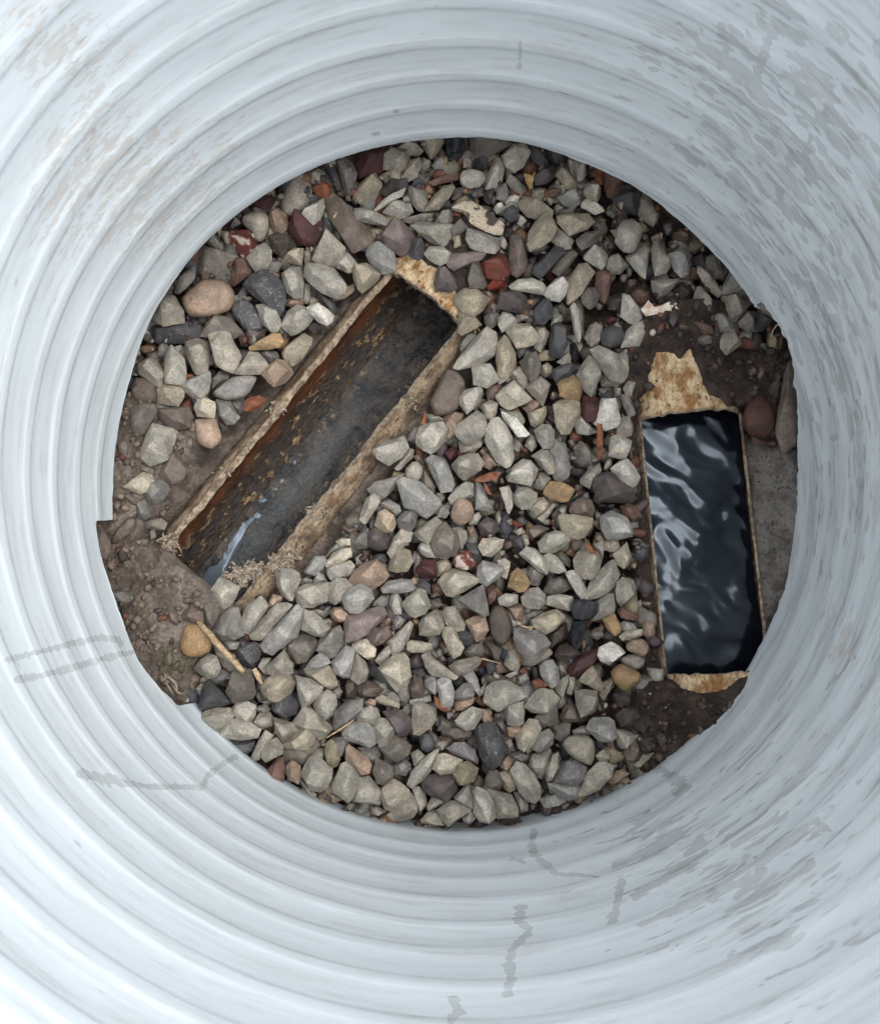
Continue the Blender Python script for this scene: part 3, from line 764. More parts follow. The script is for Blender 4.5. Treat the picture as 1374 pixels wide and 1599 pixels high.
# ------------------------------------------------------------------ stones
STONES = """
T 400 200 250
t2* 33,40 40,39 45,44 48.5,52 48,60 40,69 32,74 26,75 21.5,69 22,60 27,49
m0 -4,64 8,60 15,61 16,67 9,71 0,69
t1 46,39 53,35 59,39 59,47 54,49.5 48,47
o1 48,50 53,51 59,45 64,51 63,57 59,60 53,58 49,54
d1 58,32 66,27 71,38 73,52 69,53 62,41
u1 69,29 76,27 83,31 86.5,40 84,52 80,61 76,56 74,43 71.5,37
m1 92,20 105,14 117,15 116,24 107,30 108,37 101,39 89,42 88,31 91,23
t2 108,26 118,20 130,19.5 131.5,28 129,35 124,38.5 115,36.5 109,34.5 106.5,30
y2 102,38 107.5,49 106,59 97,66 86,65 83.5,60 87,50 94,42
n1 108,50 120,43 127,45 126,54 113,59 106,56
w2 101,69 109,62 121,57 128,52 125,59 114,64 104,70.5
t0 108,39 119,38 126,39 123,45 112,47 107.5,43
w2 57,60.5 58.5,69 55,78 50,83 40,84.5 34,81 40,74 49,65
m1 34,73 35,81 46,84.5 56,82 56,92 52,100 40,100 31,93 28.5,87 30,81
b1 60,62 66,56 69,68 80,76 96,87 100.5,94.5 96,101 83,106.5 78,101 72,89 64,79 60,69
g2 85,69 94,69 106,74 113.5,78 111,83 97,81.5 86,79 84,74
w1 109,72 115,64 124,62 132,65 134.5,72 128,77.5 121,78.5 114,75
t2 61,88 67,96 76,104 75.5,110 73,115 62,118.5 49,113 53,103
w1 80,109 86,116 85.5,121 80,125 73,122 64,118 74,115 77,108
s2 96,103 100,99 109,101 118,108 120,118 120,123 108,124.5 100,119 95,109
p2 118,78 123,80 137,92 133,104 126,109.5 113,103 107,97 112,86
y0 96,87 108,84 107,92 101,98 99,93
n1 10,96 19,92 30,94 34,102 24,112 15,107
y1 24,111 33,104 41,105 39,119 30,116 23,114
e1 11,72 18,68.5 26,74 27.5,86 23,91 16,90.5 13,82
g0 41,108 45,102 49,109 48,116 42,119
d0 56,76 61,78 69,88 61,88 56,90
T 600 200 250
t1 20,13 30,16 33,20 29,23 22,24 12,18 16,14
y2 29,7 50,6 51,13 43,24 40,27 33,16
d1 53,5 70,5 71,20 63,27 54,27 53,18
s1 45,25 50,23 53,29 51,35 43,36 41,32
t1 22,28 31,27 32,32 28,42 21,45 15,43 18,35
t0 33,26 40,29 39,36 33,39 31,35
t0 67,28 71,25 75,30 74,34 68,34
h1 74,8 90,6 109,13 101,20 92,24 80,25 75,17
w2 111,14 119,14 124,21 123,26 119,33 112,37 104,34 101,24
w2 95,26 99,27 103,35 101,44 96,50 88,52 87,50 90,38
w2* 66,37 75,35 85,38 87,44 82,50 73,52 67,49 64,43
h0 60,52 72,52 86,50 85,58 73,61 59,62
y2 50,51 58,49 60,52 56,60 47,70 37,71 36,68 42,59
a1 38,47 46,42 57,40 64,39 63,44 52,47 43,50
d0 25,43 34,40 40,43 36,50 25,49
g1 22,50 30,57 36,55 37,64 35,72 28,70 23,63 21,55
v2 23,83 33,80 46,82 58,84 60,96 51,103 40,98 30,90
v1 43,81 50,73 58,72 58,80 52,85
h1 58,86 66,78 72,86 65,91 60,92
r3* 58,74 62,71 66,74 65,79 60,80 57,77
c1 106,59 111,57 117,60 114,66 107,68 104,64
c0 115,74 119,76 122,80 117,84 114,82
c1 95,66 101,64 103,69 97,74 94,70
d2 104,70 110,66 115,71 114,78 107,80 101,74
g2 72,87 80,88 97,94 98,103 94,108 84,106 74,103 71,96
c1 98,94 102,93 106,100 103,104 98,101
b2 108,94 115,92 118,96 123,115 121,122 114,127 109,124 107,112
w2 39,101 50,103 57,108 54,115 48,118 39,113 35,109
d1 26,95 31,94 35,102 34,110 29,113 21,109
p1 54,115 60,108 70,109 80,106 87,108 83,113 72,117 61,122 56,120
h1 74,117 81,115 84,125 88,134 85,137 74,137 72,130
r1 81,117 88,118 96,108 104,113 107,121 106,127 97,130 88,128
R2 91,131 95,127 104,132 103,137 90,139 88,137
q1 46,121 52,119 60,129 62,137 57,140 45,138 43,133
g1 106,41 113,43 121,50 124,56 118,59 111,55 105,47
u1 97,52 104,47 107,56 104,63 96,61
d0 87,55 94,53 95,63 89,66 85,61
d0 77,26 88,23 92,29 88,36 78,34
y0 60,94 65,92 66,101 60,103
t1 15,79 30,75 42,72 43,76 38,80 22,82
T 800 200 250
d1 17,17 27,22 31,30 26,34 18,29 15,22
d0 30,21 42,23 45,28 38,31 31,27
q1 19,42 28,34 36,33 37,41 30,48 20,49
y2 37,40 42,31 46,32 48,40 55,46 57,49 52,54 46,52 43,45
w2 51,28 62,29 63,40 60,45 55,46 53,38
t1 47,28 51,27 54,38 54,46 49,43 48,36
a0 63,31 69,34 69,40 64,39
o1 70,34 78,37 77,49 71,48
a1 78,39 86,41 94,47 91,56 85,59 81,58 79,50
d2 86,61 96,51 110,57 108,70 105,75 97,71 88,66
d0 93,49 99,48 104,54 98,58
t2 110,61 116,58 121,66 121,73 124,79 120,84 113,79 108,73 112,69
g2 62,50 69,47 75,53 75,58 72,64 66,63 61,56
w2 60,64 64,61 70,64 77,68 78,72 71,74 63,70 59,68
s2 39,60 45,56 55,54 58,58 57,66 51,69 43,66
a1 28,55 36,50 45,54 40,60 33,62 27,59
y2 5,65 10,60 17,60 25,65 34,71 33,76 26,73 20,78 13,75 8,70
t1 17,53 24,51 28,53 26,60 20,62 16,59
y3 29,73 34,78 38,87 33,96 24,102 16,104 13,99 15,89 20,81
t1 38,86 46,90 52,97 49,104 42,105 34,98
y2 39,76 47,73 56,75 65,73 70,81 64,87 49,92 44,86 39,82
h1 40,70 48,68 58,70 50,75 41,75
h2 55,95 62,91 77,87 76,92 69,101 60,104 56,100
g3* 89,87 95,79 104,78 111,84 112,92 107,101 103,107 95,106 88,98 89,91
a0 81,68 88,65 97,70 98,76 90,80 83,76
w2 98,110 104,106 112,102 116,105 113,113 114,122 113,130 108,126 103,119 98,114
t2 121,99 125,98 131,108 135,118 132,124 122,127 120,115 119,105
e1 119,94 124,90 128,93 126,97 120,97
w2 62,109 70,101 79,106 82,111 79,118 76,121 70,118 61,113
t2 83,112 90,109 96,114 98,119 92,125 86,125 81,119
d2 19,118 27,111 36,102 43,103 44,108 36,117 25,129 20,126 18,121
h1 45,107 52,105 55,109 48,120 40,127 34,123 38,115
y2 57,117 64,117 70,125 66,132 62,137 58,142 54,148 48,151 47,148 50,141 47,133 52,125
a2 72,124 79,121 85,127 84,135 82,144 79,150 75,147 71,138
T 1010 330 250
s3 17,38 25,36 32,33 33,42 36,48 34,54 29,57 23,52 20,46
g2 4,60 12,58 27,59 24,64 18,70 10,75 7,73 5,66
a0 35,50 41,48 46,53 44,58 37,58
t2 44,48 47,47 51,53 58,60 64,69 61,73 54,68 47,60 44,53
h1 47,42 54,38 62,44 68,51 65,58 57,57 50,50
g1 70,53 78,60 86,73 76,75 62,72 66,65
t3 43,66 46,65 51,69 57,79 59,84 56,90 51,92 44,87 40,78 41,71
t2 64,74 75,75 84,77 87,80 83,87 78,91 76,95 71,93 67,87 65,80
s2 54,92 59,87 65,87 69,92 74,96 72,102 66,103 60,105 57,100
u2 78,96 85,86 92,87 93,95 92,103 86,104 80,99
d1 93,90 102,89 108,93 104,98 94,100
t1 93,80 98,73 106,79 113,90 104,90 97,88
t3 59,110 65,104 73,102 77,109 80,114 74,119 68,123 64,122 60,117
h1 43,109 49,106 55,108 55,113 48,115 44,113
a1 39,95 46,95 56,100 57,104 49,106 42,100
q1 19,89 23,85 27,88 26,94 22,99 19,95
a1 72,128 78,126 81,131 80,138 74,141 71,135
n0 20,69 29,62 38,63 41,70 35,80 25,82
a0 21,22 27,15 35,18 40,22 33,28 24,28
T 220 300 250
m1 97,12 106,4 113,3 115,9 111,14 104,15
t2* 87,22 95,17 104,15 111,22 110,34 105,42 98,42 95,34 88,28
f2 70,36 78,34 92,34 101,46 101,51 96,56 88,56 82,50 74,46
g2 94,54 101,46 107,43 112,51 111,60 105,67 99,68 94,62 92,57
g1 57,44 64,38 67,39 71,45 74,51 68,52
h2 50,48 54,46 68,52 83,57 80,68 76,75 65,75 54,73 50,67 52,58
u2 45,64 47,68 46,75 40,82 33,87 30,81 31,77 39,68
a1 82,58 90,57 95,63 94,70 86,75 80,80 76,77 81,67
e3* 49,73 60,75 70,76 77,81 80,90 78,99 73,105 63,107 50,108 41,105 37,97 34,92 40,84 47,79
t3 17,95 22,90 29,90 33,97 37,103 37,111 28,114 20,115 12,110 11,106
D3 88,80 95,72 104,68 112,69 122,80 124,92 122,100 118,106 111,95 103,86 94,86
D2* 82,92 90,89 96,95 100,103 107,113 103,118 93,121 88,116 80,106 77,99
g3 99,97 106,96 111,98 117,104 120,112 117,119 112,120 106,114 102,107
q1 92,121 101,117 108,118 106,124 97,130 91,127
d0 8,115 20,115 28,114 37,110 46,110 52,116 48,125 36,129 15,130
j3 94,133 104,127 113,121 119,122 122,129 118,134 104,135 95,136
u1 109,62 115,59 121,62 118,68 113,70 109,67
u0 78,27 84,22 86,27 82,29 77,29
T 170 480 250
h2 79,25 84,15 93,7 103,8 111,17 115,22 110,25 105,27 98,24 90,22 84,26
t3 86,25 95,22 102,18 103,26 102,32 108,33 113,42 111,50 107,56 100,54 93,49 91,42 89,33
t2 66,30 76,27 84,30 86,36 86,45 84,56 79,60 74,56 71,48 66,40
g3 48,42 54,33 59,38 65,45 66,57 65,65 57,65 49,64 48,54
u1 42,34 49,31 52,34 48,42 43,42
t2 26,50 33,44 38,43 44,50 48,58 46,67 42,68 34,61 26,57
b1 20,70 24,61 31,62 40,67 41,77 37,81 28,83 21,78
y2 42,70 49,65 58,68 64,71 65,77 60,85 51,84 43,82
h2 19,88 28,85 38,83 41,90 37,99 31,108 25,110 21,106 19,97
b1 44,88 56,86 68,86 72,94 70,103 60,105 51,102 44,96
g3 39,101 45,105 49,113 55,105 58,107 54,117 52,130 44,133 36,135 30,130 28,124 31,118 34,108
x3 75,83 83,78 91,82 92,86 90,95 85,94 76,93 74,87
e3* 74,96 82,96 92,96 96,108 96,114 89,121 81,119 76,114 75,104
u2 93,80 104,80 107,88 112,94 108,100 101,100 95,93
i2 57,66 65,66 75,65 84,58 86,55 87,63 84,72 79,78 72,77 66,71
o1 67,58 73,57 75,60 70,64 66,62
l3* 91,71 100,64 109,59 118,58 129,59 137,63 136,69 127,74 113,78 101,79 93,77 88,73
h1 88,62 96,55 104,57 103,62 97,66 90,70
t3 109,57 114,48 121,39 128,39 133,45 137,50 130,57 118,58
o3 117,86 119,79 129,76 134,79 131,86 123,89 118,89
h1 107,82 117,80 118,88 112,91 108,86
h1 9,118 14,115 17,119 17,126 13,128 9,124
h1 57,109 63,107 66,112 62,116 57,113
q0 95,98 103,101 102,105 97,108 95,104
T 370 400 250
g3 39,15 46,9 54,10 56,17 57,24 56,35 48,35 42,30 40,22
g3 58,17 61,8 72,8 83,11 90,20 93,26 92,33 84,36 74,33 64,25
y2 100,12 112,7 123,17 118,23 108,31 104,28 101,20
g1 57,25 60,23 63,26 63,35 60,40 56,38
d1 66,27 76,34 83,39 85,46 82,50 76,44 70,36
c3 60,45 65,42 71,41 78,46 83,51 81,57 77,60 70,56 63,50
g2 40,54 44,48 52,43 58,44 62,49 66,53 59,62 54,66 46,67 39,61
e1 42,37 50,36 57,38 56,43 46,44 42,42
y3 39,83 47,74 57,67 64,71 64,77 56,87 48,94 41,88
e3 22,102 30,93 35,89 42,91 47,98 48,102 41,108 32,112 28,107
u1 21,84 26,80 34,82 36,87 30,92 25,91
q0 60,62 66,57 74,60 66,66
e0 79,36 90,33 100,24 100,30 92,36 84,38
u0 37,64 42,62 44,68 41,71
T 140 700 250
x3 30,33 38,26 46,21 52,23 55,28 55,33 50,37 43,39 36,36
u2 55,29 62,27 67,29 68,35 64,43 57,48 51,46 47,40 51,36
h1 44,14 53,14 56,19 54,24 49,22 44,19
u1 42,47 48,44 53,52 53,58 47,61 42,60 41,53
b1 30,40 36,38 41,44 41,49 35,48
b2* 20,77 25,69 31,62 36,58 40,60 40,67 36,73 29,80 22,83 19,81
b2* 3,62 10,63 15,73 19,83 18,92 12,97 7,88 5,76
h1 44,63 52,60 61,60 66,64 64,70 55,70 47,69
n1 25,89 29,85 34,90 34,95 29,98 25,95
u1 19,124 29,122 36,125 41,128 40,133 30,134 20,132
g3 106,121 112,111 121,115 128,119 126,126 120,135 115,137 106,129
h1 42,80 46,77 50,79 49,83 44,84
g1 51,72 56,70 57,76 53,78
e1 16,99 20,97 22,100 20,104 16,103
b2 77,4 79,10 83,19 81,25 72,31 63,26 60,22 68,13
T 390 840 250
g3 23,32 28,27 36,27 42,31 44,36 40,43 37,53 34,53 28,48 24,41
t3 40,46 47,41 57,39 67,39 68,47 66,54 55,59 47,59 41,55
s2 50,24 56,16 63,16 66,20 62,27 56,32 49,31 47,28
s1 55,36 59,28 64,32 67,38 60,39 55,39
x2 65,22 72,13 79,9 86,9 87,16 80,20 72,21 67,25
g2 66,26 74,21 86,20 90,24 88,31 80,35 70,36 67,31
e3 86,35 91,28 100,21 109,19 115,25 119,33 111,40 104,44 96,41 88,39
g3 69,39 75,34 83,36 88,41 82,46 79,53 74,57 67,53 67,47
s3 80,51 86,43 96,39 104,45 106,52 101,58 95,64 87,64 82,60
u1 43,36 50,33 54,37 51,40 44,40
s3 113,43 120,37 130,35 140,37 140,45 130,47 124,47 115,47
y3 118,27 123,14 128,8 137,11 140,20 135,28 126,29
g1 90,17 95,14 101,17 103,20 96,23 92,24
d1 105,17 110,14 116,14 118,20 112,22
e2 17,55 20,49 28,50 27,54 21,59 17,59
g3 46,72 48,62 55,63 63,70 69,77 63,84 55,83 45,78
u1 51,61 61,59 69,59 69,64 63,69 57,65
e2 69,64 72,60 79,60 84,65 83,71 77,72 71,69
p3 82,73 85,67 97,64 109,60 114,60 117,66 110,74 100,83 93,87 84,89
u2 61,86 70,78 77,76 81,82 79,92 74,101 69,103 58,96
g1 76,79 82,82 83,92 79,91 77,85
p2 102,85 107,78 118,76 120,84 114,90 107,93 102,90
x2 88,92 93,87 100,87 108,95 107,101 101,104 95,100 90,96
g2 120,88 127,81 137,72 140,75 136,87 130,97 123,100 120,96
h2 33,91 41,88 45,82 54,84 58,90 56,96 49,105 42,107 33,101
s2 70,107 76,100 83,93 90,96 90,107 87,119 80,120 73,115
t3 89,112 92,99 99,107 102,114 99,122 93,125 87,120
s2 47,113 53,104 61,98 66,102 69,107 63,111 55,115
y2 48,115 55,113 68,110 73,118 75,126 68,130 59,124 50,119
x3 111,112 118,107 124,101 132,100 136,105 138,118 134,127 126,131 120,123 114,117
g2 108,105 113,97 119,92 121,97 118,106 112,109
d1 101,108 107,107 112,115 122,127 131,132 128,134 116,128 105,118
b1 93,127 101,123 110,125 116,129 108,136 98,138 94,133
n1 82,126 86,119 92,121 93,130 89,137 83,137
g3 40,119 45,120 53,122 63,128 59,137 52,142 45,147 43,135
e1 113,72 120,66 125,66 122,72 116,76
w2 121,50 126,46 131,55 130,65 124,65 120,58
u1 107,54 113,49 120,49 120,58 113,60 105,58
s1 122,71 127,66 134,70 130,77 123,79
u1 64,17 70,9 76,4 80,8 72,13 66,17
x1 74,3 79,0 86,1 86,6 78,8
T 560 640 250
g3 12,35 22,28 38,23 41,28 42,33 36,41 26,47 17,42
t2 42,33 47,35 46,41 40,47 35,52 31,50 37,42
g3 50,24 53,15 62,12 72,11 75,17 74,26 67,34 62,37 56,35 50,29
u1 43,21 48,15 52,15 51,23 48,29 42,26
e2 74,6 83,3 90,4 84,12 83,21 78,24 71,22 75,14
g3 81,16 90,9 101,1 108,5 109,13 106,22 100,28 92,29 86,24 84,20
t1 86,28 96,29 106,24 105,31 97,38 88,36
w3 109,18 114,9 120,8 127,14 131,24 133,40 130,47 126,49 118,43 113,35 109,27
t3 80,48 86,41 95,38 102,38 106,45 104,52 97,56 91,60 86,57
m1 73,38 80,32 85,34 83,41 78,45 74,42
s3 58,43 63,39 74,43 78,52 82,63 79,69 70,70 67,63 66,56 61,50
g3* 41,50 46,45 51,44 55,50 54,57 49,62 43,62 40,57
h1 56,52 61,56 66,65 64,71 57,67 53,61
s3 34,63 39,59 43,63 49,62 54,63 60,71 68,76 70,81 65,87 58,92 52,88 44,84 40,83 38,76
u2 8,68 15,62 24,62 33,58 39,55 38,59 31,66 24,74 18,77 11,72
t3 2,90 6,77 13,72 17,75 18,80 13,87 6,98 1,94
u2 19,80 27,78 35,82 36,87 32,90 25,86 18,83
E3 14,99 17,88 23,86 30,91 32,98 29,104 23,105
u3 33,95 40,88 46,87 50,91 48,100 43,105 35,101
q2 8,106 15,100 22,103 27,112 25,119 17,120 8,117
u2 0,106 8,102 9,117 0,119 -5,115
t3 25,122 31,109 37,102 46,106 44,113 35,121 28,127
h3 62,112 67,103 75,98 83,106 86,116 83,123 74,128 66,125 63,119
t3 47,106 52,101 60,98 66,92 71,97 66,103 62,111 60,115 52,111
t2 80,102 86,101 92,104 93,110 89,119 86,119 84,110
e3* 78,92 82,80 88,74 96,79 99,87 96,95 88,99 80,97
g2 77,76 83,67 92,62 98,64 98,74 91,77 86,75 80,81
s2 99,73 101,62 106,65 110,74 115,84 107,86 100,85
e1 106,42 110,38 117,43 118,47 112,51 108,49
e1 103,36 107,33 110,37 107,39
w3 121,68 129,66 132,73 132,82 129,89 127,87 124,77
x3 103,117 107,111 117,110 124,112 122,119 114,126 107,125
f3 82,126 88,121 95,121 97,128 99,133 93,137 85,136 81,131
w2 97,90 103,88 105,92 101,98 95,98
q1 102,98 110,92 118,96 121,103 113,109 105,107
g2 66,88 70,82 76,82 78,89 74,93 68,92
s2 51,119 54,114 61,116 62,123 66,127 58,126 53,123
e1 93,101 98,99 100,104 97,110 94,108
u0 47,40 53,38 55,45 50,44
v2 56,5 62,4 73,8 68,11 62,11
d1 92,115 100,114 106,123 104,131 98,129 95,121
g1 66,72 72,71 74,76 70,80
T 680 430 250
y3 17,18 25,12 34,11 41,16 46,20 40,29 33,35 24,31 17,24
y3 20,40 21,32 27,33 33,36 39,43 31,46 23,51 19,49
q3 53,18 60,13 71,13 77,19 80,26 73,31 62,31 54,27
w3 64,9 71,4 82,3 91,7 96,13 92,17 82,14 70,13 65,12
c3 95,12 103,3 110,2 113,9 111,17 106,23 98,21 93,17
d3 84,31 90,24 97,21 100,27 99,36 93,42 87,41 85,36
g3 54,38 58,32 65,34 70,40 65,46 57,49 54,43
g1 68,35 78,35 80,37 71,41
u1 42,36 48,33 54,33 53,42 48,46 43,42
x3 61,49 68,43 80,41 85,46 90,54 83,60 70,62 66,56
y3 52,61 59,52 63,57 69,66 69,76 62,88 55,92 53,84 52,72
w3 16,78 20,71 27,61 36,53 43,45 51,49 52,58 49,68 40,75 28,77 20,80
u2 21,59 27,50 32,49 35,53 28,61 22,66
w3 32,80 36,76 47,77 52,84 54,90 44,96 39,91 33,93
b3* 2,95 7,84 10,80 19,83 26,88 27,95 21,103 20,113 14,118 0,120 -4,108
w3 18,106 25,100 38,95 40,99 38,108 32,115 27,119
x3 52,104 58,97 67,91 72,97 76,103 82,107 74,111 63,115 57,111
t2 78,97 83,90 90,88 98,94 95,103 92,112 87,106 81,101
e1 75,114 82,107 88,107 90,112 84,117 79,118
y2 79,119 85,116 94,113 95,118 92,126 86,130 82,128
h3 72,74 80,68 86,66 89,74 89,83 86,88 81,91 80,85 76,79
t2 63,87 68,80 73,78 78,83 80,88 78,95 75,97 72,91
y1 90,78 96,75 100,79 99,84 94,88 90,84
u1 69,63 78,61 78,66 72,71 70,67
t2 86,45 93,44 97,50 95,57 90,66 85,62 84,59 90,54
d2 98,54 100,44 105,41 112,45 112,60 108,69 103,70 98,68
w1 99,42 101,35 108,35 108,39 103,42 100,46
h1 101,27 108,24 113,27 112,35 105,33
w3 115,28 119,24 124,31 125,42 125,53 123,57 119,49 117,40
h1 120,21 127,24 128,34 127,56 125,50 124,31
d2 101,82 107,78 117,76 121,82 115,87 105,90 102,90
k1 115,60 119,59 123,70 121,76 116,73
g1 104,74 110,69 114,64 118,74 110,77
j3 105,94 110,90 119,87 123,93 125,100 122,108 113,107 107,104
y3 101,112 108,107 118,107 123,110 124,118 119,128 115,135 108,136 104,130
w2 118,125 124,120 130,126 138,134 130,137 122,135
q0 95,113 101,112 103,122 100,130 96,126
e1 41,15 46,14 50,19 46,21
t2 38,112 46,107 53,110 52,118 49,125 44,123 41,118
g1 45,29 51,22 54,27 51,32 46,33
q1 78,20 85,19 91,20 86,27 81,30 78,25
t1 55,115 60,115 72,118 76,124 74,129 62,124
u1 43,100 50,95 54,95 52,104 45,107
c3 57,117 64,120 70,123 76,131 80,136 77,138 70,138 64,130 58,122
T 860 430 250
h2 26,18 31,11 37,11 41,17 39,25 33,29 27,25
t2 29,53 33,44 38,41 44,44 43,53 40,60 34,61
d3* 42,52 46,45 54,43 61,46 63,53 58,60 50,63 44,60
m1 45,40 50,36 56,38 58,42 50,44
w3 62,17 67,18 72,25 78,30 78,36 72,41 66,40 60,35 65,29 66,24
w2 64,49 70,43 78,40 82,43 80,49 77,53 76,60 72,60 70,55 66,56 60,62 63,55
a1 69,15 76,10 84,14 84,20 79,27 73,24 69,19
v3 22,86 27,78 32,69 37,72 42,80 43,86 39,95 35,103 32,101 27,96
v3 34,65 41,62 50,65 56,69 61,78 64,85 62,90 56,91 50,88 44,81 38,72
v2 57,66 65,64 66,72 66,85 64,88 61,78 56,69
v1 44,85 50,88 58,91 64,92 58,95 44,95 43,89
g2 62,97 66,91 73,91 71,97 69,104 65,104
m3 26,112 28,104 35,103 41,106 43,115 41,121 36,126 30,125 27,119
c3 43,107 50,106 55,107 57,115 59,124 57,129 51,131 46,133 43,126 38,127 37,124 42,119
u2 59,103 66,103 70,110 72,119 67,121 62,113
d1 42,103 48,99 54,99 54,105 48,107 43,106
t2 57,128 61,122 67,121 70,129 69,137 62,139 57,135
g1 54,96 60,96 60,103 55,104
n1 48,19 56,17 63,20 65,27 58,31 50,29
g0 20,60 26,57 28,62 24,67 20,64
T 790 660 250
g3 24,7 31,2 37,2 41,7 41,15 37,22 31,22 27,15
u2 41,15 48,17 51,22 51,29 55,37 54,45 48,50 42,48 40,44 42,36 40,28 37,22
g3 22,29 30,24 36,24 40,30 42,38 41,43 36,44 31,37 27,33
w3 1,46 7,37 14,32 21,33 27,40 25,46 21,54 11,52 2,50
t1 27,44 33,43 38,48 33,52 32,58 25,56 23,53
j3 33,58 38,51 46,51 53,54 58,58 53,67 47,68 38,65 33,61
v3 6,63 11,55 18,56 26,61 26,66 21,73 14,74 8,70
y2 20,74 27,65 32,64 37,70 33,77 26,79
t2 27,82 32,76 39,70 43,70 38,78 32,85
b3 55,76 57,69 66,64 73,67 76,74 74,80 66,80 58,79
y3 45,82 48,79 58,80 68,81 74,83 72,90 67,98 60,100 52,97 48,92
v3 28,103 34,96 42,93 50,95 55,101 49,107 41,111 30,111
q3 75,49 82,44 88,42 94,45 102,55 110,59 107,66 100,68 90,67 80,67 76,57
w3 90,13 96,11 107,16 106,23 102,31 95,30 88,28
w3 90,40 96,35 103,32 109,37 114,47 110,54 102,57 95,51 92,45
g2 64,48 70,41 80,35 81,42 75,51 72,56 64,52
g1 83,40 86,32 90,29 91,36 86,41
h1 58,22 64,16 70,20 72,26 78,30 72,36 62,33
h0 52,16 57,13 60,18 56,23
d0 53,31 58,27 62,34 58,38
s3 81,81 91,76 96,79 103,82 108,89 107,97 95,100 87,99 83,92
a2 98,72 104,70 112,72 115,80 108,85 101,80
x2 84,103 90,99 96,101 97,107 92,111 84,109
x2 92,113 98,108 103,103 107,114 105,121 101,125 95,121
t3 58,118 62,112 70,108 78,112 82,118 79,127 73,134 65,133 59,126
g2 76,105 83,99 84,107 83,117 80,113 77,109
w3 12,113 18,107 25,109 32,116 36,126 34,130 27,127 18,119
w3 32,115 37,112 42,114 48,120 51,127 45,129 37,127 33,122
h1 40,111 48,111 55,118 54,124 49,120 44,114
d1 5,100 13,98 16,105 12,111 6,106
g1 14,99 19,98 20,104 17,107
b1 17,92 27,88 37,91 30,97 22,100
x1 14,90 16,94 10,97 7,93
r1 2,82 10,85 15,88 9,90 4,87
u2 15,130 22,124 32,131 28,137 20,137
t1 5,12 11,16 15,21 10,25 5,22
t2 16,20 20,10 25,12 26,20 22,25
d1 109,110 115,105 121,109 122,115 116,119 110,116
h0 107,100 114,99 118,103 110,105
T 620 860 250
x3 36,27 41,20 49,16 58,18 69,24 69,27 57,35 48,39 43,38
y2 34,10 42,7 47,11 46,17 40,20 35,22 33,16
s3 70,14 74,9 81,11 90,13 92,18 86,24 77,30 71,27 69,20
x2 86,9 92,7 97,10 95,19 94,24 90,22 92,15
j3 95,30 98,20 103,15 109,19 114,28 110,34 104,35
u1 104,17 112,15 120,17 124,22 121,30 115,29 111,21
u3 53,42 62,36 74,29 76,40 78,54 74,56 66,52 58,47
a1 53,45 60,49 64,52 58,58 53,52
a1 77,32 83,29 86,36 85,43 79,46 77,40
v3 4,46 9,40 19,33 24,35 25,42 28,47 24,53 16,57 11,55
t3 19,63 23,56 32,51 38,56 40,65 36,71 26,73 20,72
t3 38,53 43,49 50,48 55,57 58,63 57,68 50,69 42,63
d1 16,29 21,24 28,29 29,38 22,36 15,34
a1 30,30 35,27 41,35 38,38 31,37
h1 27,42 36,41 39,47 33,50 28,50
e3 59,61 66,57 75,56 78,68 73,75 68,78 64,70
d2 51,71 57,68 64,69 68,75 63,81 56,81 52,77
n3* 78,57 83,48 90,46 95,52 99,62 97,73 92,81 87,80 81,74 78,66
x3 41,66 47,65 52,72 57,83 54,89 48,92 45,87 42,79 39,73
h2 57,87 64,81 72,79 75,86 71,91 62,92
n1 75,78 84,78 91,84 88,93 85,99 81,92
x3 9,79 13,77 21,78 29,80 29,84 22,87 12,87 9,85
t3 22,90 26,88 37,95 43,101 52,107 49,110 40,108 30,107 25,100
t3 45,99 53,94 67,91 72,93 70,99 62,104 53,107 49,104
l3 101,76 101,67 110,67 119,69 127,74 131,80 124,90 117,95 109,91 103,84
w3 87,41 93,37 103,38 103,45 95,48 88,46
g3 107,40 113,33 121,32 127,38 127,45 121,50 112,49 108,46
e2 94,48 103,46 109,46 109,52 108,60 101,60 97,55
u1 109,54 117,50 124,52 120,57 110,60
g2 92,97 95,87 101,83 104,90 105,98 103,103 97,102
g1 93,107 100,103 105,100 104,106 97,109
t1 106,93 117,96 126,90 130,84 133,88 125,95 115,99 107,97
d1 76,95 82,94 86,101 84,106 78,106
q1 10,93 17,89 21,90 23,99 16,101 10,99
d1 12,103 22,101 25,107 18,110
b2 10,117 14,109 21,109 24,118 22,125 13,126
l2 24,117 24,111 31,107 34,110 36,117 33,124 28,121
s3 34,112 40,109 46,111 49,121 48,131 45,135 38,133 36,124 38,117
l3 50,121 57,114 63,114 66,118 65,125 57,128 50,127
s2 56,107 65,103 69,111 71,119 70,124 66,119 62,113
g3 76,125 78,117 83,113 93,112 100,117 109,119 110,125 104,129 93,132 87,137 81,134 75,129
l2 105,117 113,114 117,121 112,129 107,131 108,124
u1 103,108 111,103 113,110 109,116 103,115
e1 92,111 103,108 102,115
g1 70,120 76,113 75,122 70,126
e2 50,129 58,127 66,126 65,131 56,137 50,137
m2 17,14 23,8 33,8 34,17 33,23 22,23 16,18
t0 30,85 38,88 42,94 36,95 31,90
d1 48,113 54,109 57,114 51,117
T 830 870 250
w3 29,14 34,12 40,12 42,20 46,26 47,35 43,37 38,31 34,23
g3 48,27 51,20 58,12 65,5 70,3 72,10 75,15 72,23 66,29 57,34 48,36 47,31
t3 73,22 78,18 87,20 89,26 88,33 83,36 77,42 73,37 72,29
g3 55,39 61,35 66,31 70,32 71,42 70,47 62,51 52,54 51,51 56,44
j3 60,52 66,49 71,49 75,57 76,64 71,67 66,63 62,57
w3 14,34 24,32 34,34 36,37 32,46 25,44 13,41
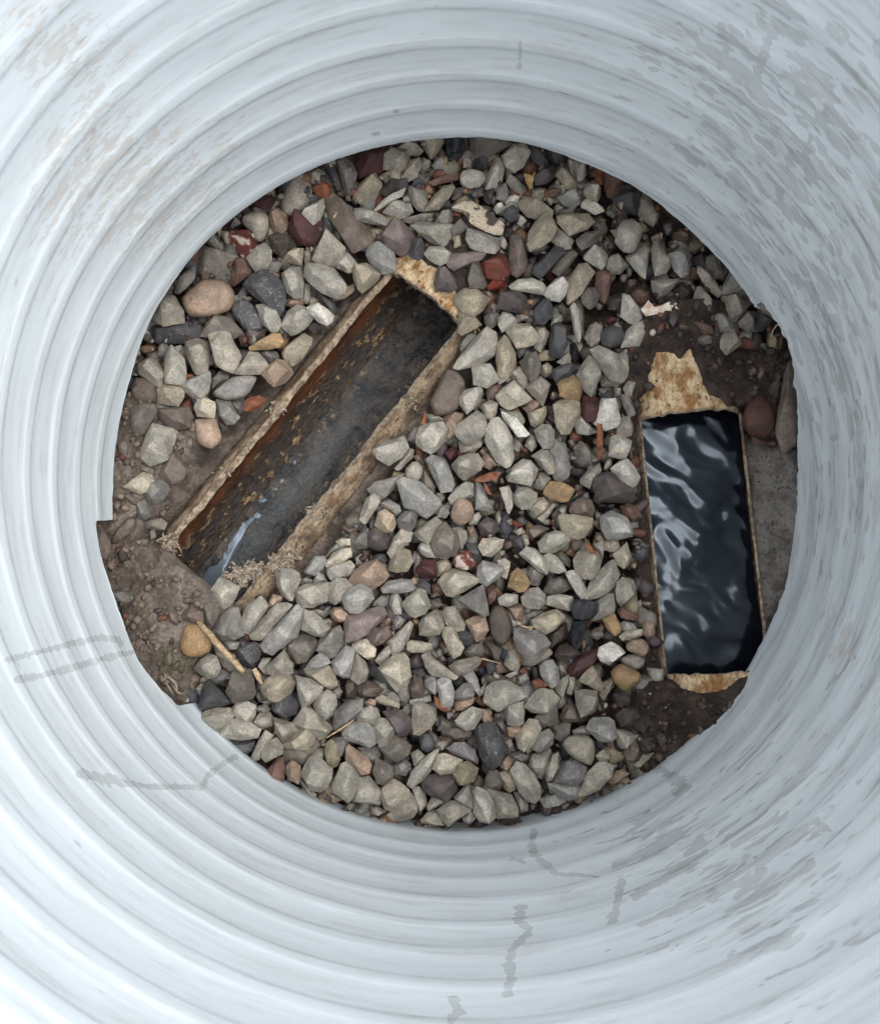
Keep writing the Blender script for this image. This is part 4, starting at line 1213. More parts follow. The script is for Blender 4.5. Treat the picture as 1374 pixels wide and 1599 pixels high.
y3 1,54 10,48 21,45 28,51 25,57 19,62 12,66 10,62 2,60
y1 23,45 27,46 35,53 35,60 31,64 27,59 28,51
n2 14,68 21,62 29,56 31,66 26,71 17,77
h2 48,67 54,61 59,60 62,67 56,71
w2 76,57 80,55 87,57 90,62 84,65 78,63
x3 75,68 79,64 88,62 94,62 94,67 87,71 78,71
e3* 80,76 86,71 95,70 100,75 101,82 97,86 89,83 82,80
t2* 76,87 82,84 92,83 97,88 96,93 90,97 82,94 77,90
J3* 68,99 73,93 77,91 84,95 92,99 94,105 88,110 80,115 74,111 70,105
c3 57,84 58,78 68,73 74,76 80,82 74,86 67,92 60,89
m2 32,101 31,95 38,88 47,82 55,80 60,77 59,84 53,91 47,96 40,102
n1 20,84 24,76 30,74 37,78 42,83 35,86 31,91 24,90
y3 41,106 46,99 52,94 55,98 62,110 61,114 56,114 48,110
y1 58,112 62,107 69,103 72,109 67,116 61,122 58,117
t3 37,115 46,114 56,116 56,124 54,133 46,136 42,137 38,126
s3 7,94 11,90 18,89 22,95 24,105 20,110 17,112 11,107 8,101
e1 23,94 27,93 32,101 26,103
t3 22,109 26,104 32,101 31,108 28,117 25,122 21,114
v2 31,108 33,101 37,103 37,112 34,118 30,116
v3 1,117 8,113 17,114 23,121 20,129 12,134 1,133 -6,128
q1 28,127 29,119 34,121 38,129 40,136 30,137
a2 74,47 77,42 86,48 92,52 87,54 77,52
e2 96,56 100,53 105,57 105,66 100,70 95,66
h2 10,30 15,20 24,17 32,20 33,26 27,30 17,32
g1 41,14 46,20 47,27 42,22
q1 70,118 78,115 86,121 83,127 74,126
n1 75,136 82,129 90,131 92,137 84,140
T 250 930 250
J3* 17,40 21,26 27,24 34,25 41,33 45,38 42,48 35,52 25,53 18,48
u3 47,27 52,17 61,11 67,11 70,23 72,33 65,37 54,38 47,31
g3 70,21 74,9 86,1 91,7 93,10 86,18 81,25 77,33 73,30 70,26
t3 78,33 85,25 92,15 100,8 108,7 113,9 107,15 98,25 90,35 87,38 80,37
s3 87,42 93,33 102,25 110,16 117,8 123,12 121,22 117,35 108,41 97,50 90,47
d1 65,46 72,41 82,40 87,45 85,55 79,63 73,60 68,53
g1 54,40 61,38 69,40 66,46 60,46
h2 46,42 50,41 57,48 64,57 65,62 60,65 54,60 49,51
g3 30,62 36,55 42,50 49,52 53,62 49,69 41,71 34,67
d3 35,88 38,77 43,73 51,80 60,90 59,93 47,96 38,97 34,94
h3 60,72 64,66 77,64 81,72 83,82 79,88 68,92 62,91 58,82
y3 87,77 95,70 104,64 111,68 116,75 112,83 103,92 95,89 87,83
t3 92,61 98,55 106,47 109,51 113,60 114,66 108,68 104,63 97,67 92,67
g2 85,60 88,54 95,54 94,61 90,68
j2 82,64 86,66 89,74 87,77 83,72
D3 96,95 101,89 112,86 118,93 116,101 107,105 98,99
g3 62,97 66,92 76,91 82,95 81,103 78,108 70,106 63,103
t3 35,104 40,99 50,97 60,97 64,103 60,109 55,111 51,116 42,112 37,108
g3 52,117 57,108 66,105 74,106 79,113 86,115 83,122 70,124 58,123 52,120
t2 81,107 86,101 94,101 98,106 96,112 86,115 82,112
u1 82,96 90,93 95,97 93,101 85,102
d1 61,126 70,124 82,125 79,133 73,137 64,131
g2 79,137 85,124 90,116 97,121 92,127 88,134 86,140 80,141
t3 98,105 106,108 115,110 118,116 111,121 105,126 99,118
u1 86,89 92,88 98,92 93,94 88,92
g1 31,80 36,74 41,73 38,79 35,86
b1 19,15 27,9 36,14 37,22 29,23 20,20
b1 6,12 11,9 16,17 15,26 9,22
h1 37,8 46,7 50,14 46,26 40,23
n0 49,70 55,66 60,68 58,78 52,78
T 400 1060 250
g3 49,22 55,13 61,10 68,14 69,22 66,31 59,35 52,29
t3 32,38 40,33 41,25 48,26 55,34 63,40 65,43 58,50 54,52 46,46 38,42
y3 23,56 32,49 39,41 46,39 52,42 50,53 45,63 35,60 25,59
h1 24,60 33,60 45,64 49,57 53,52 53,58 46,70 40,73 33,69 25,67
u3 66,38 69,27 75,22 81,20 91,18 91,25 85,29 83,36 74,42 68,43
e1 84,25 89,22 92,25 89,29 86,28
g3 86,31 91,26 98,23 103,26 106,32 101,39 95,38 87,36
s3 75,48 79,39 86,37 95,38 103,44 104,54 97,58 88,52 77,52
g3 101,41 106,34 113,35 120,40 118,49 112,58 106,58 103,50
q3 109,29 118,27 126,27 131,33 134,41 129,48 122,49 120,41 113,34
h3 107,59 113,52 120,49 128,54 133,58 130,65 121,71 112,67
Y3 60,56 65,52 69,57 72,68 70,74 65,76 61,70 59,64
u2 66,51 74,50 79,54 75,64 73,67 69,57
e3 78,60 80,57 87,64 95,67 99,74 97,80 90,82 84,75 77,70
u1 88,59 97,59 105,58 106,66 100,73 94,65
g3 41,77 46,68 53,66 58,72 65,77 65,84 61,92 55,97 47,95 43,88 39,82
g1 47,66 52,60 59,60 59,66 55,72
g3 65,90 70,83 73,74 78,72 84,77 88,83 90,91 87,100 79,104 73,100 66,96
g2 89,85 97,84 101,91 107,96 106,107 97,107 83,105 88,97
x3 107,101 109,94 117,87 125,90 131,95 131,103 127,111 119,114 111,111
t2 130,98 138,100 140,110 134,119 126,122 118,120 113,116 120,115 128,111
h3 100,79 104,68 110,71 117,75 118,83 110,90 104,90
l2 117,75 127,69 133,77 128,83 120,82
a2 11,77 18,68 24,67 25,75 24,85 23,90 15,85 10,81
t3 5,62 10,54 17,51 23,58 23,64 15,66 9,71 5,67
e2 26,75 31,70 38,74 39,83 36,90 28,86 25,80
t1 38,87 43,90 47,96 52,99 49,103 42,97
h1 53,99 61,94 63,101 58,105
e1 63,95 68,99 74,103 68,107 63,104
g1 98,111 104,109 112,114 105,117 99,115
q0 75,105 85,107 95,111 88,113 78,108
y3 103,17 108,14 117,17 123,21 122,25 114,23 106,21
e2 93,20 98,17 103,18 102,23 95,23
u1 64,10 71,7 74,11 71,17 67,14
s1 110,13 117,11 123,16 122,20 113,16
T 620 1060 250
t3 13,36 14,23 20,20 26,25 33,26 33,36 28,43 19,48 14,47 15,41
g3 50,36 55,30 64,24 72,27 72,33 66,42 60,44 52,40
b2 38,46 45,42 53,41 63,46 62,50 51,53 45,49
D3 67,45 71,40 80,39 86,44 91,52 94,61 89,71 82,77 76,75 72,66 69,56
g3 93,28 95,22 102,22 108,20 109,29 108,37 103,40 95,39
x3 102,50 108,41 113,35 120,36 123,43 120,52 117,58 109,61 104,58
h2 118,33 122,29 130,27 137,24 137,34 131,40 124,40 119,37
u3 122,47 130,43 134,48 133,56 128,61 121,63 116,60
e2 95,42 101,40 107,41 103,46 100,50 96,49
u1 84,36 91,34 94,42 91,46 87,42
t1 91,54 96,48 100,56 100,61 95,62
v3 97,79 103,71 110,74 118,83 122,91 122,102 117,106 110,103 104,96 101,87
g2 113,75 116,65 124,63 131,60 132,67 128,77 124,85 119,83
t3 127,84 128,76 133,66 138,64 139,76 133,87 128,87
u1 96,65 106,62 115,64 113,71 106,72 99,68
e2 90,69 95,66 99,71 97,77 92,78 88,75
h3 76,85 80,79 86,79 91,88 88,95 80,95 76,90
y2 87,81 94,79 101,80 104,88 101,95 96,97 91,93
Y3 48,80 53,73 61,71 69,77 66,87 60,91 53,91 49,86
x3 31,77 35,65 41,64 50,67 56,70 50,75 48,81 38,82
L3 43,60 50,55 58,55 66,61 69,69 68,73 60,70 55,67 47,64
d2* 19,53 25,46 30,49 33,55 31,61 26,64 20,60
t1 33,55 37,50 46,52 43,59 38,62 34,61
g3 9,90 13,79 21,70 28,67 31,62 36,60 33,68 29,79 22,87 13,93
q3 22,88 28,83 40,82 50,84 51,96 43,105 37,101 27,98 22,94
g2 26,109 30,102 36,103 41,106 35,110 27,113
t3 35,113 43,106 52,105 60,108 63,113 56,117 49,122 44,126 39,121
t2 21,121 26,115 35,112 38,120 42,125 30,124 22,124
g3 49,101 57,93 62,91 64,101 65,111 58,107 50,105
w3 65,97 69,93 76,96 84,99 86,108 85,118 79,123 71,122 66,115 65,106
t3 78,94 87,96 98,100 103,111 103,117 95,119 86,119 86,107
l2 100,98 106,97 112,105 112,113 106,114 103,107
g2 12,93 19,93 24,99 25,107 20,114 17,106 15,99
g2 56,119 63,111 67,120 62,124 57,122
t2 12,64 18,61 24,66 19,73 15,75
l2 0,72 6,68 12,74 10,80 3,79
h1 36,33 43,35 48,40 42,45 35,44
e2 72,26 78,27 81,33 80,38 74,38 72,33
h1 83,30 90,27 89,33 84,35
h1 62,86 70,83 75,87 73,93 65,92
g2 11,18 20,16 28,14 29,19 22,21 12,22
T 830 1030 250
t3* 26,71 33,66 44,65 52,67 54,74 54,85 50,91 43,88 37,85 30,79
s3 50,52 53,50 66,50 70,53 72,66 68,70 58,70 53,63 47,59
s1 35,61 43,57 50,57 53,64 45,65 37,65
b2 24,50 29,39 37,39 41,47 40,53 29,54
h2 19,58 27,54 33,56 32,64 25,70 20,67
t2 72,60 79,61 91,65 84,69 77,76 74,72
b2 79,79 83,71 88,68 92,76 91,84 86,89 81,85
a1 65,76 72,75 78,82 82,87 76,87 70,81
x3 55,82 61,78 66,79 67,84 64,88 58,87
t3 41,114 45,104 48,96 55,90 61,87 70,92 69,97 62,104 57,111 49,115 42,117
L3 19,106 23,96 30,88 38,87 47,93 45,102 39,108 30,107
s2 14,106 26,106 33,107 40,108 40,117 32,121 24,115 16,112
s1 7,120 14,116 22,115 32,120 22,125 12,127
e2 66,105 72,96 78,94 83,98 76,103 69,107
y1 88,90 95,82 105,80 100,86 91,93
n1 72,48 78,42 88,42 92,49 86,57 76,57
n1 88,52 94,50 100,57 96,63 89,60
q1 105,65 113,63 116,69 110,74
n1 92,68 100,68 105,74 98,80 93,77
T 980 520 300
A3* 82,50 84,43 92,41 99,46 104,56 105,65 101,73 94,75 86,72 82,64
b3 108,47 112,30 115,21 121,25 124,33 122,38 121,45 121,55 122,68 120,76 112,84 108,80 105,70 106,58
a1 88,74 94,77 100,78 95,80 90,79
q1 101,44 102,37 107,32 108,38 106,46
q1 85,27 89,24 92,29 87,31
"""
PAL = dict(g=(152, 149, 139), w=(168, 165, 155), t=(148, 142, 128), y=(156, 145, 119), d=(76, 78, 86), s=(144, 146, 146), p=(126, 107, 108), m=(76, 44, 46), b=(112, 95, 86), n=(78, 66, 58), r=(112, 56, 44), o=(128, 74, 48), k=(24, 24, 28), c=(192, 192, 186), e=(156, 126, 100), a=(116, 78, 64), h=(112, 106, 97), v=(146, 145, 132), q=(88, 78, 80), f=(104, 50, 46), i=(140, 140, 136), l=(134, 130, 132), u=(122, 120, 118), j=(152, 127, 92), x=(174, 166, 144), R=(126, 46, 32), D=(78, 79, 88), E=(182, 158, 122), J=(152, 124, 88), Y=(142, 132, 98), A=(84, 56, 48), L=(118, 116, 124))
WORDS = dict(g='light grey', w='pale grey', t='greyish tan', y='yellowish tan', d='dark slate grey', s='bluish grey', p='mauve', m='maroon', b='brown-grey', n='dark brown', r='brick red', o='orange', k='black', c='whitish', e='warm tan', a='reddish brown', h='dull brown-grey', v='greenish grey', q='dark purplish grey', f='red and white mottled', i='white-striped grey', l='lavender grey', u='medium grey', j='ochre', x='pale cream', R='bright brick red', D='dark veined slate', E='pale orange', J='ochre tan', Y='olive tan', A='dark red-brown', L='white-veined lavender grey')
LAYER = (-0.0200, -0.0140, -0.0075, -0.0015)

def ico(sub):
    bm = bmesh.new(); bmesh.ops.create_icosphere(bm, subdivisions=sub, radius=1)
    v = np.array([q.co for q in bm.verts]); t = np.array([[q.index for q in f.verts] for f in bm.faces]); bm.free()
    return v, t
def crag(poly, h, seed, bevel=True):
    """an angular crushed stone: flat facets over the outline poly, worn edges; returns verts, tris"""
    r = np.random.default_rng(seed)
    P = np.asarray(poly, float)
    # finer outline keeps its corners
    pts = [(q[0], q[1], h * r.uniform(-0.25, 0.30)) for q in P]
    th = r.uniform(0, math.pi); ax = np.array([math.cos(th), math.sin(th)])
    gx, gy = r.uniform(-0.5, 0.5, 2)
    L = np.abs(P).max()
    kind = r.random()
    n_cap = r.integers(3, 6)
    for k in range(n_cap):
        j = (k + r.uniform(-0.3, 0.3)) * len(P) / n_cap
        q = P[int(j) % len(P)] * r.uniform(0.30, 0.78)
        if kind < 0.5: q = ax * (q @ ax) + 0.35 * (q - ax * (q @ ax))      # a ridge
        z = h * (1.0 + 0.85 * (gx * q[0] + gy * q[1]) / L) * r.uniform(0.82, 1.08)
        pts.append((q[0], q[1], z))
    for k in range(3):
        q = P[(k * len(P)) // 3] * 0.55
        pts.append((q[0], q[1], -h * r.uniform(0.7, 1.0)))
    bm = bmesh.new()
    vs = [bm.verts.new(p) for p in pts]
    res = bmesh.ops.convex_hull(bm, input=vs)
    loose = [v for v in bm.verts if not v.link_faces]
    bmesh.ops.delete(bm, geom=loose, context='VERTS')
    bmesh.ops.dissolve_limit(bm, angle_limit=math.radians(9), verts=bm.verts[:], edges=bm.edges[:])
    if bevel:
        bmesh.ops.bevel(bm, geom=bm.edges[:], offset=0.032 * L, offset_type='OFFSET', segments=2, profile=0.6, affect='EDGES', clamp_overlap=True)
    bmesh.ops.triangulate(bm, faces=bm.faces[:])
    if bevel:
        for lim in (0.42, 0.30, 0.24):
            big = [e for e in bm.edges if e.calc_length() > lim * L]
            bmesh.ops.subdivide_edges(bm, edges=big, cuts=1)
            bmesh.ops.triangulate(bm, faces=bm.faces[:])
    bm.verts.index_update()
    V = np.array([v.co for v in bm.verts]); T = np.array([[v.index for v in f.verts] for f in bm.faces]); bm.free()
    if bevel:
        V = V + 0.024 * L * np.stack([vnoise(V / L * 2.2 + seed * 1.31 + 7 * k, k) + 0.35 * vnoise(V / L * 7 + seed * 1.31 + 7 * k, k) for k in range(3)], -1)
    return V, T
ICO3, ICO2 = ico(4), ico(3)
def rock(poly, h, seed, rounded, unit):
    """a stone whose plan is the closed outline poly (metres, about its middle) and whose half height is h; facets on top and below"""
    r = np.random.default_rng(seed)
    P = np.asarray(poly)
    L = np.abs(P).max(0)
    cov = np.cov(P.T); w, e = np.linalg.eigh(cov)
    a = np.sqrt(w) + 1e-6; a = a / a.max()
    u = unit.copy()
    xy = u[:, :2] @ e * np.maximum(a, 0.35) @ e.T
    d = np.stack([xy[:, 0], xy[:, 1], u[:, 2] * np.clip(2 * h / L.max(), 0.4, 1)], -1)
    d /= np.linalg.norm(d, axis=1)[:, None]
    az = np.arctan2(d[:, 1], d[:, 0])
    # reach of the outline in each direction
    rho = np.full(len(az), 1e9)
    ca, sa = np.cos(az), np.sin(az)
    n = len(P); best = np.zeros(len(az))
    for k in range(n):
        A, B = P[k], P[(k + 1) % n]
        ex, ey = B - A
        den = ca * ey - sa * ex
        with np.errstate(divide='ignore', invalid='ignore'):
            t = (A[0] * ey - A[1] * ex) / den
            s = (A[0] * sa - A[1] * ca) / den
        ok = np.isfinite(t) & np.isfinite(s) & (t > 0) & (s >= -1e-6) & (s <= 1 + 1e-6)
        best = np.where(ok, np.maximum(best, t), best)
    rho = np.where(best > 0, best, L.max() * 0.5)
    ce = np.hypot(d[:, 0], d[:, 1]); se = np.abs(d[:, 2])
    k = 0.22 if not rounded else 0.5
    terms = [ce / rho + k * se / h]
    for sgn in (1, -1):
        nf = r.integers(3, 5) if not rounded else 2
        a0 = r.uniform(0, 2 * math.pi)
        for q in range(nf):
            tilt = r.uniform(0.30, 0.85) if q else r.uniform(0.05, 0.40)
            aa = a0 + q * 2 * math.pi / nf + r.uniform(-0.5, 0.5)
            nv = np.array([math.sin(tilt) * math.cos(aa), math.sin(tilt) * math.sin(aa), sgn * math.cos(tilt)])
            dist = h * r.uniform(0.62, 1.0)
            terms.append(np.maximum(d @ nv, 0) / dist)
    p = 45.0 if not rounded else 5.0
    T = np.stack(terms)
    inv = (T ** p).sum(0) ** (1 / p)
    rad = 1 / inv
    out = d * rad[:, None]
    sz = max(L.max(), 1e-4)
    am = (0.030 if not rounded else 0.018) * sz
    nz = fbm(out / sz * 2.6 + seed * 1.7, 3, seed % 97)
    return out * (1 + (am / np.maximum(rad, 1e-5) * nz)[:, None] * 0.9)

def parse():
    res = []; x0 = y0 = sz = 0
    for ln in STONES.strip().splitlines():
        t = ln.split()
        if t[0] == 'T':
            x0, y0, sz = map(float, t[1:]); continue
        k = sz * 10 / 1374.0
        pts = [(x0 + float(a) * k, y0 + float(b) * k) for a, b in (q.split(',') for q in t[1:])]
        res.append((t[0][0], int(t[0][1]), t[0].endswith('*'), np.array(pts)))
    return res

def area(p):
    x, y = p[:, 0], p[:, 1]
    return 0.5 * abs(np.dot(x, np.roll(y, -1)) - np.dot(y, np.roll(x, -1)))

LANDMARKS = [('dry twig', 330, 1005), ('cream pipe shard', 745, 342), ('bright red brick chip', 776, 443), ('black plastic strip', 905, 970), ('white splinter', 1030, 481),
             ('open pipe\'s frayed lower end', 385, 905), ('open pipe\'s upper end', 668, 440), ('flooded pipe\'s top edge', 1075, 650), ('flooded pipe\'s lower corner', 1040, 1052),
             ('white pipe\'s left notch', 165, 815), ('white pipe\'s lower notch', 292, 1100), ('white pipe\'s right notch', 1186, 474)]
SPECIAL = {}  # (x, y) -> label of a stone that stands out by its look, and the short name others can be told by
for x, y, lab, short in [
        (323, 468, 'big smooth warm tan cobble against the white pipe wall', 'big smooth tan cobble'),
        (394, 631, 'orange brick chip lying beside the open drain pipe', 'orange brick chip'),
        (372, 382, 'red and white mottled stone close to the upper white wall', 'mottled red stone'),
        (725, 876, 'small round pebble of mottled red and white amid grey gravel', 'mottled red pebble'),
        (921, 640, 'maroon pebble left of the flooded pipe, below the ochre stone', 'maroon pebble'),
        (765, 1165, 'large dark slate stone crossed by fine white veins', 'dark white-veined stone'),
        (940, 1140, 'square bluish grey block beside the dark soil', 'square blue-grey block'),
        (701, 613, 'large rounded brown-grey cobble touching the open drain pipe', 'large brown-grey cobble'),
        (306, 1000, 'rounded ochre tan cobble lying left of the dry twig', 'ochre tan cobble'),
        (1184, 645, 'dark red-brown cobble beside the flooded pipe', 'dark red cobble'),
        (1228, 640, 'tall brown stone wedged against the torn white pipe edge', 'tall brown stone'),
        (379, 604, 'smooth lavender grey oval stone beside the open drain pipe', 'lavender oval stone'),
        (770, 442, 'bright red brick chip among dark stones', None),
        (499, 293, 'orange brick lump under the upper white wall', 'orange brick lump'),
        (561, 968, 'flat pinkish mauve stone in the middle of grey gravel', 'flat mauve stone'),
        (721, 796, 'rounded warm brown pebble in the middle of the gravel', 'rounded brown pebble'),
        (617, 368, 'mauve pyramid-shaped stone above the end of the open pipe', 'mauve pyramid stone'),
        (784, 970, 'large dark rounded oval stone in the centre gravel', 'dark oval stone'),
        (412, 455, 'large dark veined slate stone near the big tan cobble', 'large veined slate'),
        (982, 368, 'round light grey stone near the white splinter', 'round grey stone'),
        (978, 1055, 'rounded ochre tan pebble at the corner of the flooded pipe', 'ochre pebble'),
        (904, 1170, 'smooth greyish tan stone beside the square blue-grey block', 'smooth tan stone'),
        (955, 527, 'smooth dark round pebble left of the bare soil', 'smooth dark pebble'),
        (871, 768, 'ochre tan rounded block in the gravel left of the flooded pipe', 'ochre block')]:
    SPECIAL[(x, y)] = (lab, short)
    if short: LANDMARKS.append((short, x, y))

def build_stones():
    raw = parse()
    info = []
    for n, (c, layer, rnd, pts) in enumerate(raw):
        info.append(dict(c=c, layer=layer, rnd=rnd, pts=pts, a=area(pts), ctr=pts.mean(0), n=n))
    for (x, y), (lab, _) in SPECIAL.items():
        best = min(info, key=lambda q: math.hypot(q['ctr'][0] - x, q['ctr'][1] - y))
        best['label'] = lab
    order = sorted(info, key=lambda q: -(q['a'] * (0.55 + 0.15 * q['layer'])) - (1e6 if 'label' in q else 0))
    for k, q in enumerate(order): q['single'] = k < 300
    # words that tell each stone apart
    singles = [q for q in info if q['single'] and 'label' not in q]
    ar = np.array([q['a'] for q in singles]); lo, hi = np.quantile(ar, [0.34, 0.72])
    taken = {}
    for q in singles:
        size = 'small' if q['a'] < lo else ('large' if q['a'] > hi else 'medium')
        w_, _ = np.linalg.eigh(np.cov(q['pts'].T)); asp = math.sqrt(max(w_[1], 1e-6) / max(w_[0], 1e-6))
        shape = 'rounded' if q['rnd'] else ('long' if asp > 1.75 else ('angular' if asp > 1.25 else 'chunky'))
        d = [(math.hypot(q['ctr'][0] - x, q['ctr'][1] - y), nm, x, y) for nm, x, y in LANDMARKS]
        dist, nm, x, y = min(d)
        an = (math.degrees(math.atan2(-(q['ctr'][1] - y), q['ctr'][0] - x)) + 360) % 360
        dr = ['right of', 'up and right of', 'above', 'up and left of', 'left of', 'down and left of', 'below', 'down and right of'][int(((an + 22.5) % 360) // 45)]
        q['dist'] = dist
        q['key'] = (size, WORDS[q['c']], shape, dr, nm)
        taken.setdefault(q['key'], []).append(q)
    for key, qs in taken.items():
        qs.sort(key=lambda q: q['dist'])
        for k, q in enumerate(qs):
            size, w, shape, dr, nm = key
            lead = '' if len(qs) == 1 else (['nearer ', 'farther '][k] if len(qs) == 2 else ['nearest ', 'second nearest ', 'third nearest ', 'fourth nearest ', 'fifth nearest '][min(k, 4)])
            q['label'] = f"{lead}{size} {w} {shape} stone {dr} the {nm}"
    ctr = np.array([q['ctr'] for q in info]); cw = unproj(ctr[:, 0], ctr[:, 1], -0.012)
    for q, rh in zip(info, rest_height(cw[:, 0], cw[:, 1])): q['rest'] = float(rh)
    pool = dict(V=[], T=[], C=[], O=[], vein=[], mot=[]); base = 0
    for q in info:
        r = np.random.default_rng(1000 + q['n'])
        c, layer = q['c'], q['layer']
        z = LAYER[layer] + r.uniform(-0.0015, 0.0015)
        W = unproj(q['pts'][:, 0], q['pts'][:, 1], z)[:, :2]
        mid = 0.5 * (W.max(0) + W.min(0))
        ext = np.sqrt(np.linalg.eigvalsh(np.cov(W.T))) * 2
        h = float(np.clip(0.72 * ext[0], 0.004, 0.014)) * r.uniform(0.85, 1.12)
        z = max(z, q['rest'] + 0.5 * h)
        rad = np.hypot(W[:, 0], W[:, 1]).max()
        if rad > 0.293 and q['ctr'][1] < 420:
            z = min(z, -0.003 - h)
        W = unproj(q['pts'][:, 0], q['pts'][:, 1], z)[:, :2]
        mid = 0.5 * (W.max(0) + W.min(0))
        if q['rnd']:
            unit, tri = ICO2
            V = rock((W - mid) * 1.06, h, 1000 + q['n'], True, unit)
        else:
            V, tri = crag((W - mid) * 1.10, h * 1.08, 1000 + q['n'])
        cc = lin(PAL[c]); lum = cc @ np.array([0.3, 0.6, 0.1])
        cc = (cc + (lum - cc) * (0.15 if c in 'roRmfJjA' else 0.45)) * r.uniform(0.76, 1.0) * np.array([1.05, 1.0, 0.925])
        off = r.uniform(-3, 3, 3)
        vein = 1.0 if c in 'DLi' else (0.5 if r.random() < 0.08 else 0.0)
        mot = 1.0 if c == 'f' else 0.0
        if q['single']:
            me = mesh_from('gravel_stone', V, tris=tri, shade=q['rnd'])
            nv = len(V)
            attr(me, 'col', np.tile(np.append(cc, 1), (nv, 1)), 'FLOAT_COLOR'); attr(me, 'off', np.tile(np.append(off, 1), (nv, 1)), 'FLOAT_COLOR')
            attr(me, 'vein', np.full(nv, vein)); attr(me, 'mottle', np.full(nv, mot))
            o = add_obj('gravel_stone', me, M_VEINED if vein + mot > 0 else M_STONE, label=q['label'], category='stone', group='loose gravel stones in the bottom of the white pipe')
            o.location = (mid[0], mid[1], z)
        else:
            pool['V'].append(V + np.array([mid[0], mid[1], z])); pool['T'].append(tri + base); base += len(V)
            pool['C'].append(np.tile(np.append(cc, 1), (len(V), 1))); pool['O'].append(np.tile(np.append(off, 1), (len(V), 1)))
            pool['vein'].append(np.full(len(V), vein)); pool['mot'].append(np.full(len(V), mot))
    # the buried layer and the grit that nobody could count
    keys = list('gwtyhhuuqqdbbnave')
    NC = 7000
    ang = rng.uniform(0, 2 * math.pi, NC); rr = 0.325 * np.sqrt(rng.uniform(size=NC))
    FX, FY = rr * np.cos(ang), rr * np.sin(ang)
    fpx, fpy = proj(np.stack([FX, FY, FX * 0 - 0.03], -1))
    no = np.maximum.reduce([sdist(fpx, fpy, q) for q in (OPEN_L, BAND_L, OPEN_R, PATCH_R, PATCH_R2, PALE_R)])
    FS = np.maximum(sdist(fpx, fpy, SOIL_L), sdist(fpx, fpy, SOIL_R)); FH = rest_height(FX, FY)
    n_fill = 0
    for tries in range(NC):
        if n_fill >= 2900: break
        if no[tries] > -12: continue
        x, y, soil, zz = FX[tries], FY[tries], FS[tries], FH[tries]
        grit = n_fill >= 1500
        sz = rng.uniform(0.0020, 0.0048) if grit else rng.uniform(0.006, 0.0125)
        if soil > 6:
            if rng.random() > 0.5: continue
            sz = rng.uniform(0.0018, 0.0048)
        k = rng.integers(6, 9); t = np.sort(rng.uniform(0, 2 * math.pi, k)); rad = sz * rng.uniform(0.75, 1.15, k); st = rng.uniform(0.7, 1.25)
        poly = np.stack([np.cos(t) * rad * st, np.sin(t) * rad / st], -1)
        if not np.all(np.diff(np.append(t, t[0] + 2 * math.pi)) < 2.4): continue
        V, tri = crag(poly, sz * rng.uniform(0.5, 0.8), 5000 + tries, False)
        z = zz + sz * 0.35 if soil > 6 else (rng.uniform(-0.017, -0.009) if grit else min(zz + rng.uniform(0.004, 0.022), -0.0165))
        c = lin(PAL[keys[rng.integers(len(keys))]]) * rng.uniform(0.35, 0.75)  # buried stones darkened, shade of the gaps put into their colour
        if soil > 6: c = lin(PAL['nbhqa'[rng.integers(5)]]) * rng.uniform(0.35, 0.8)
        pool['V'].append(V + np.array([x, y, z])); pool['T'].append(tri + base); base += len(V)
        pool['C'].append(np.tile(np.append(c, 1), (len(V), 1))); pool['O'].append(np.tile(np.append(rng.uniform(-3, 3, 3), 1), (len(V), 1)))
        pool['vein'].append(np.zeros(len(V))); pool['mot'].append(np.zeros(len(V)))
        n_fill += 1
    me = mesh_from('gravel', np.concatenate(pool['V']), tris=np.concatenate(pool['T']), shade=False)
    attr(me, 'col', np.concatenate(pool['C']), 'FLOAT_COLOR'); attr(me, 'off', np.concatenate(pool['O']), 'FLOAT_COLOR')
    attr(me, 'vein', np.concatenate(pool['vein'])); attr(me, 'mottle', np.concatenate(pool['mot']))
    add_obj('gravel', me, M_STONE, kind='stuff', label='small and half buried gravel between the larger stones', category='gravel')
build_stones()

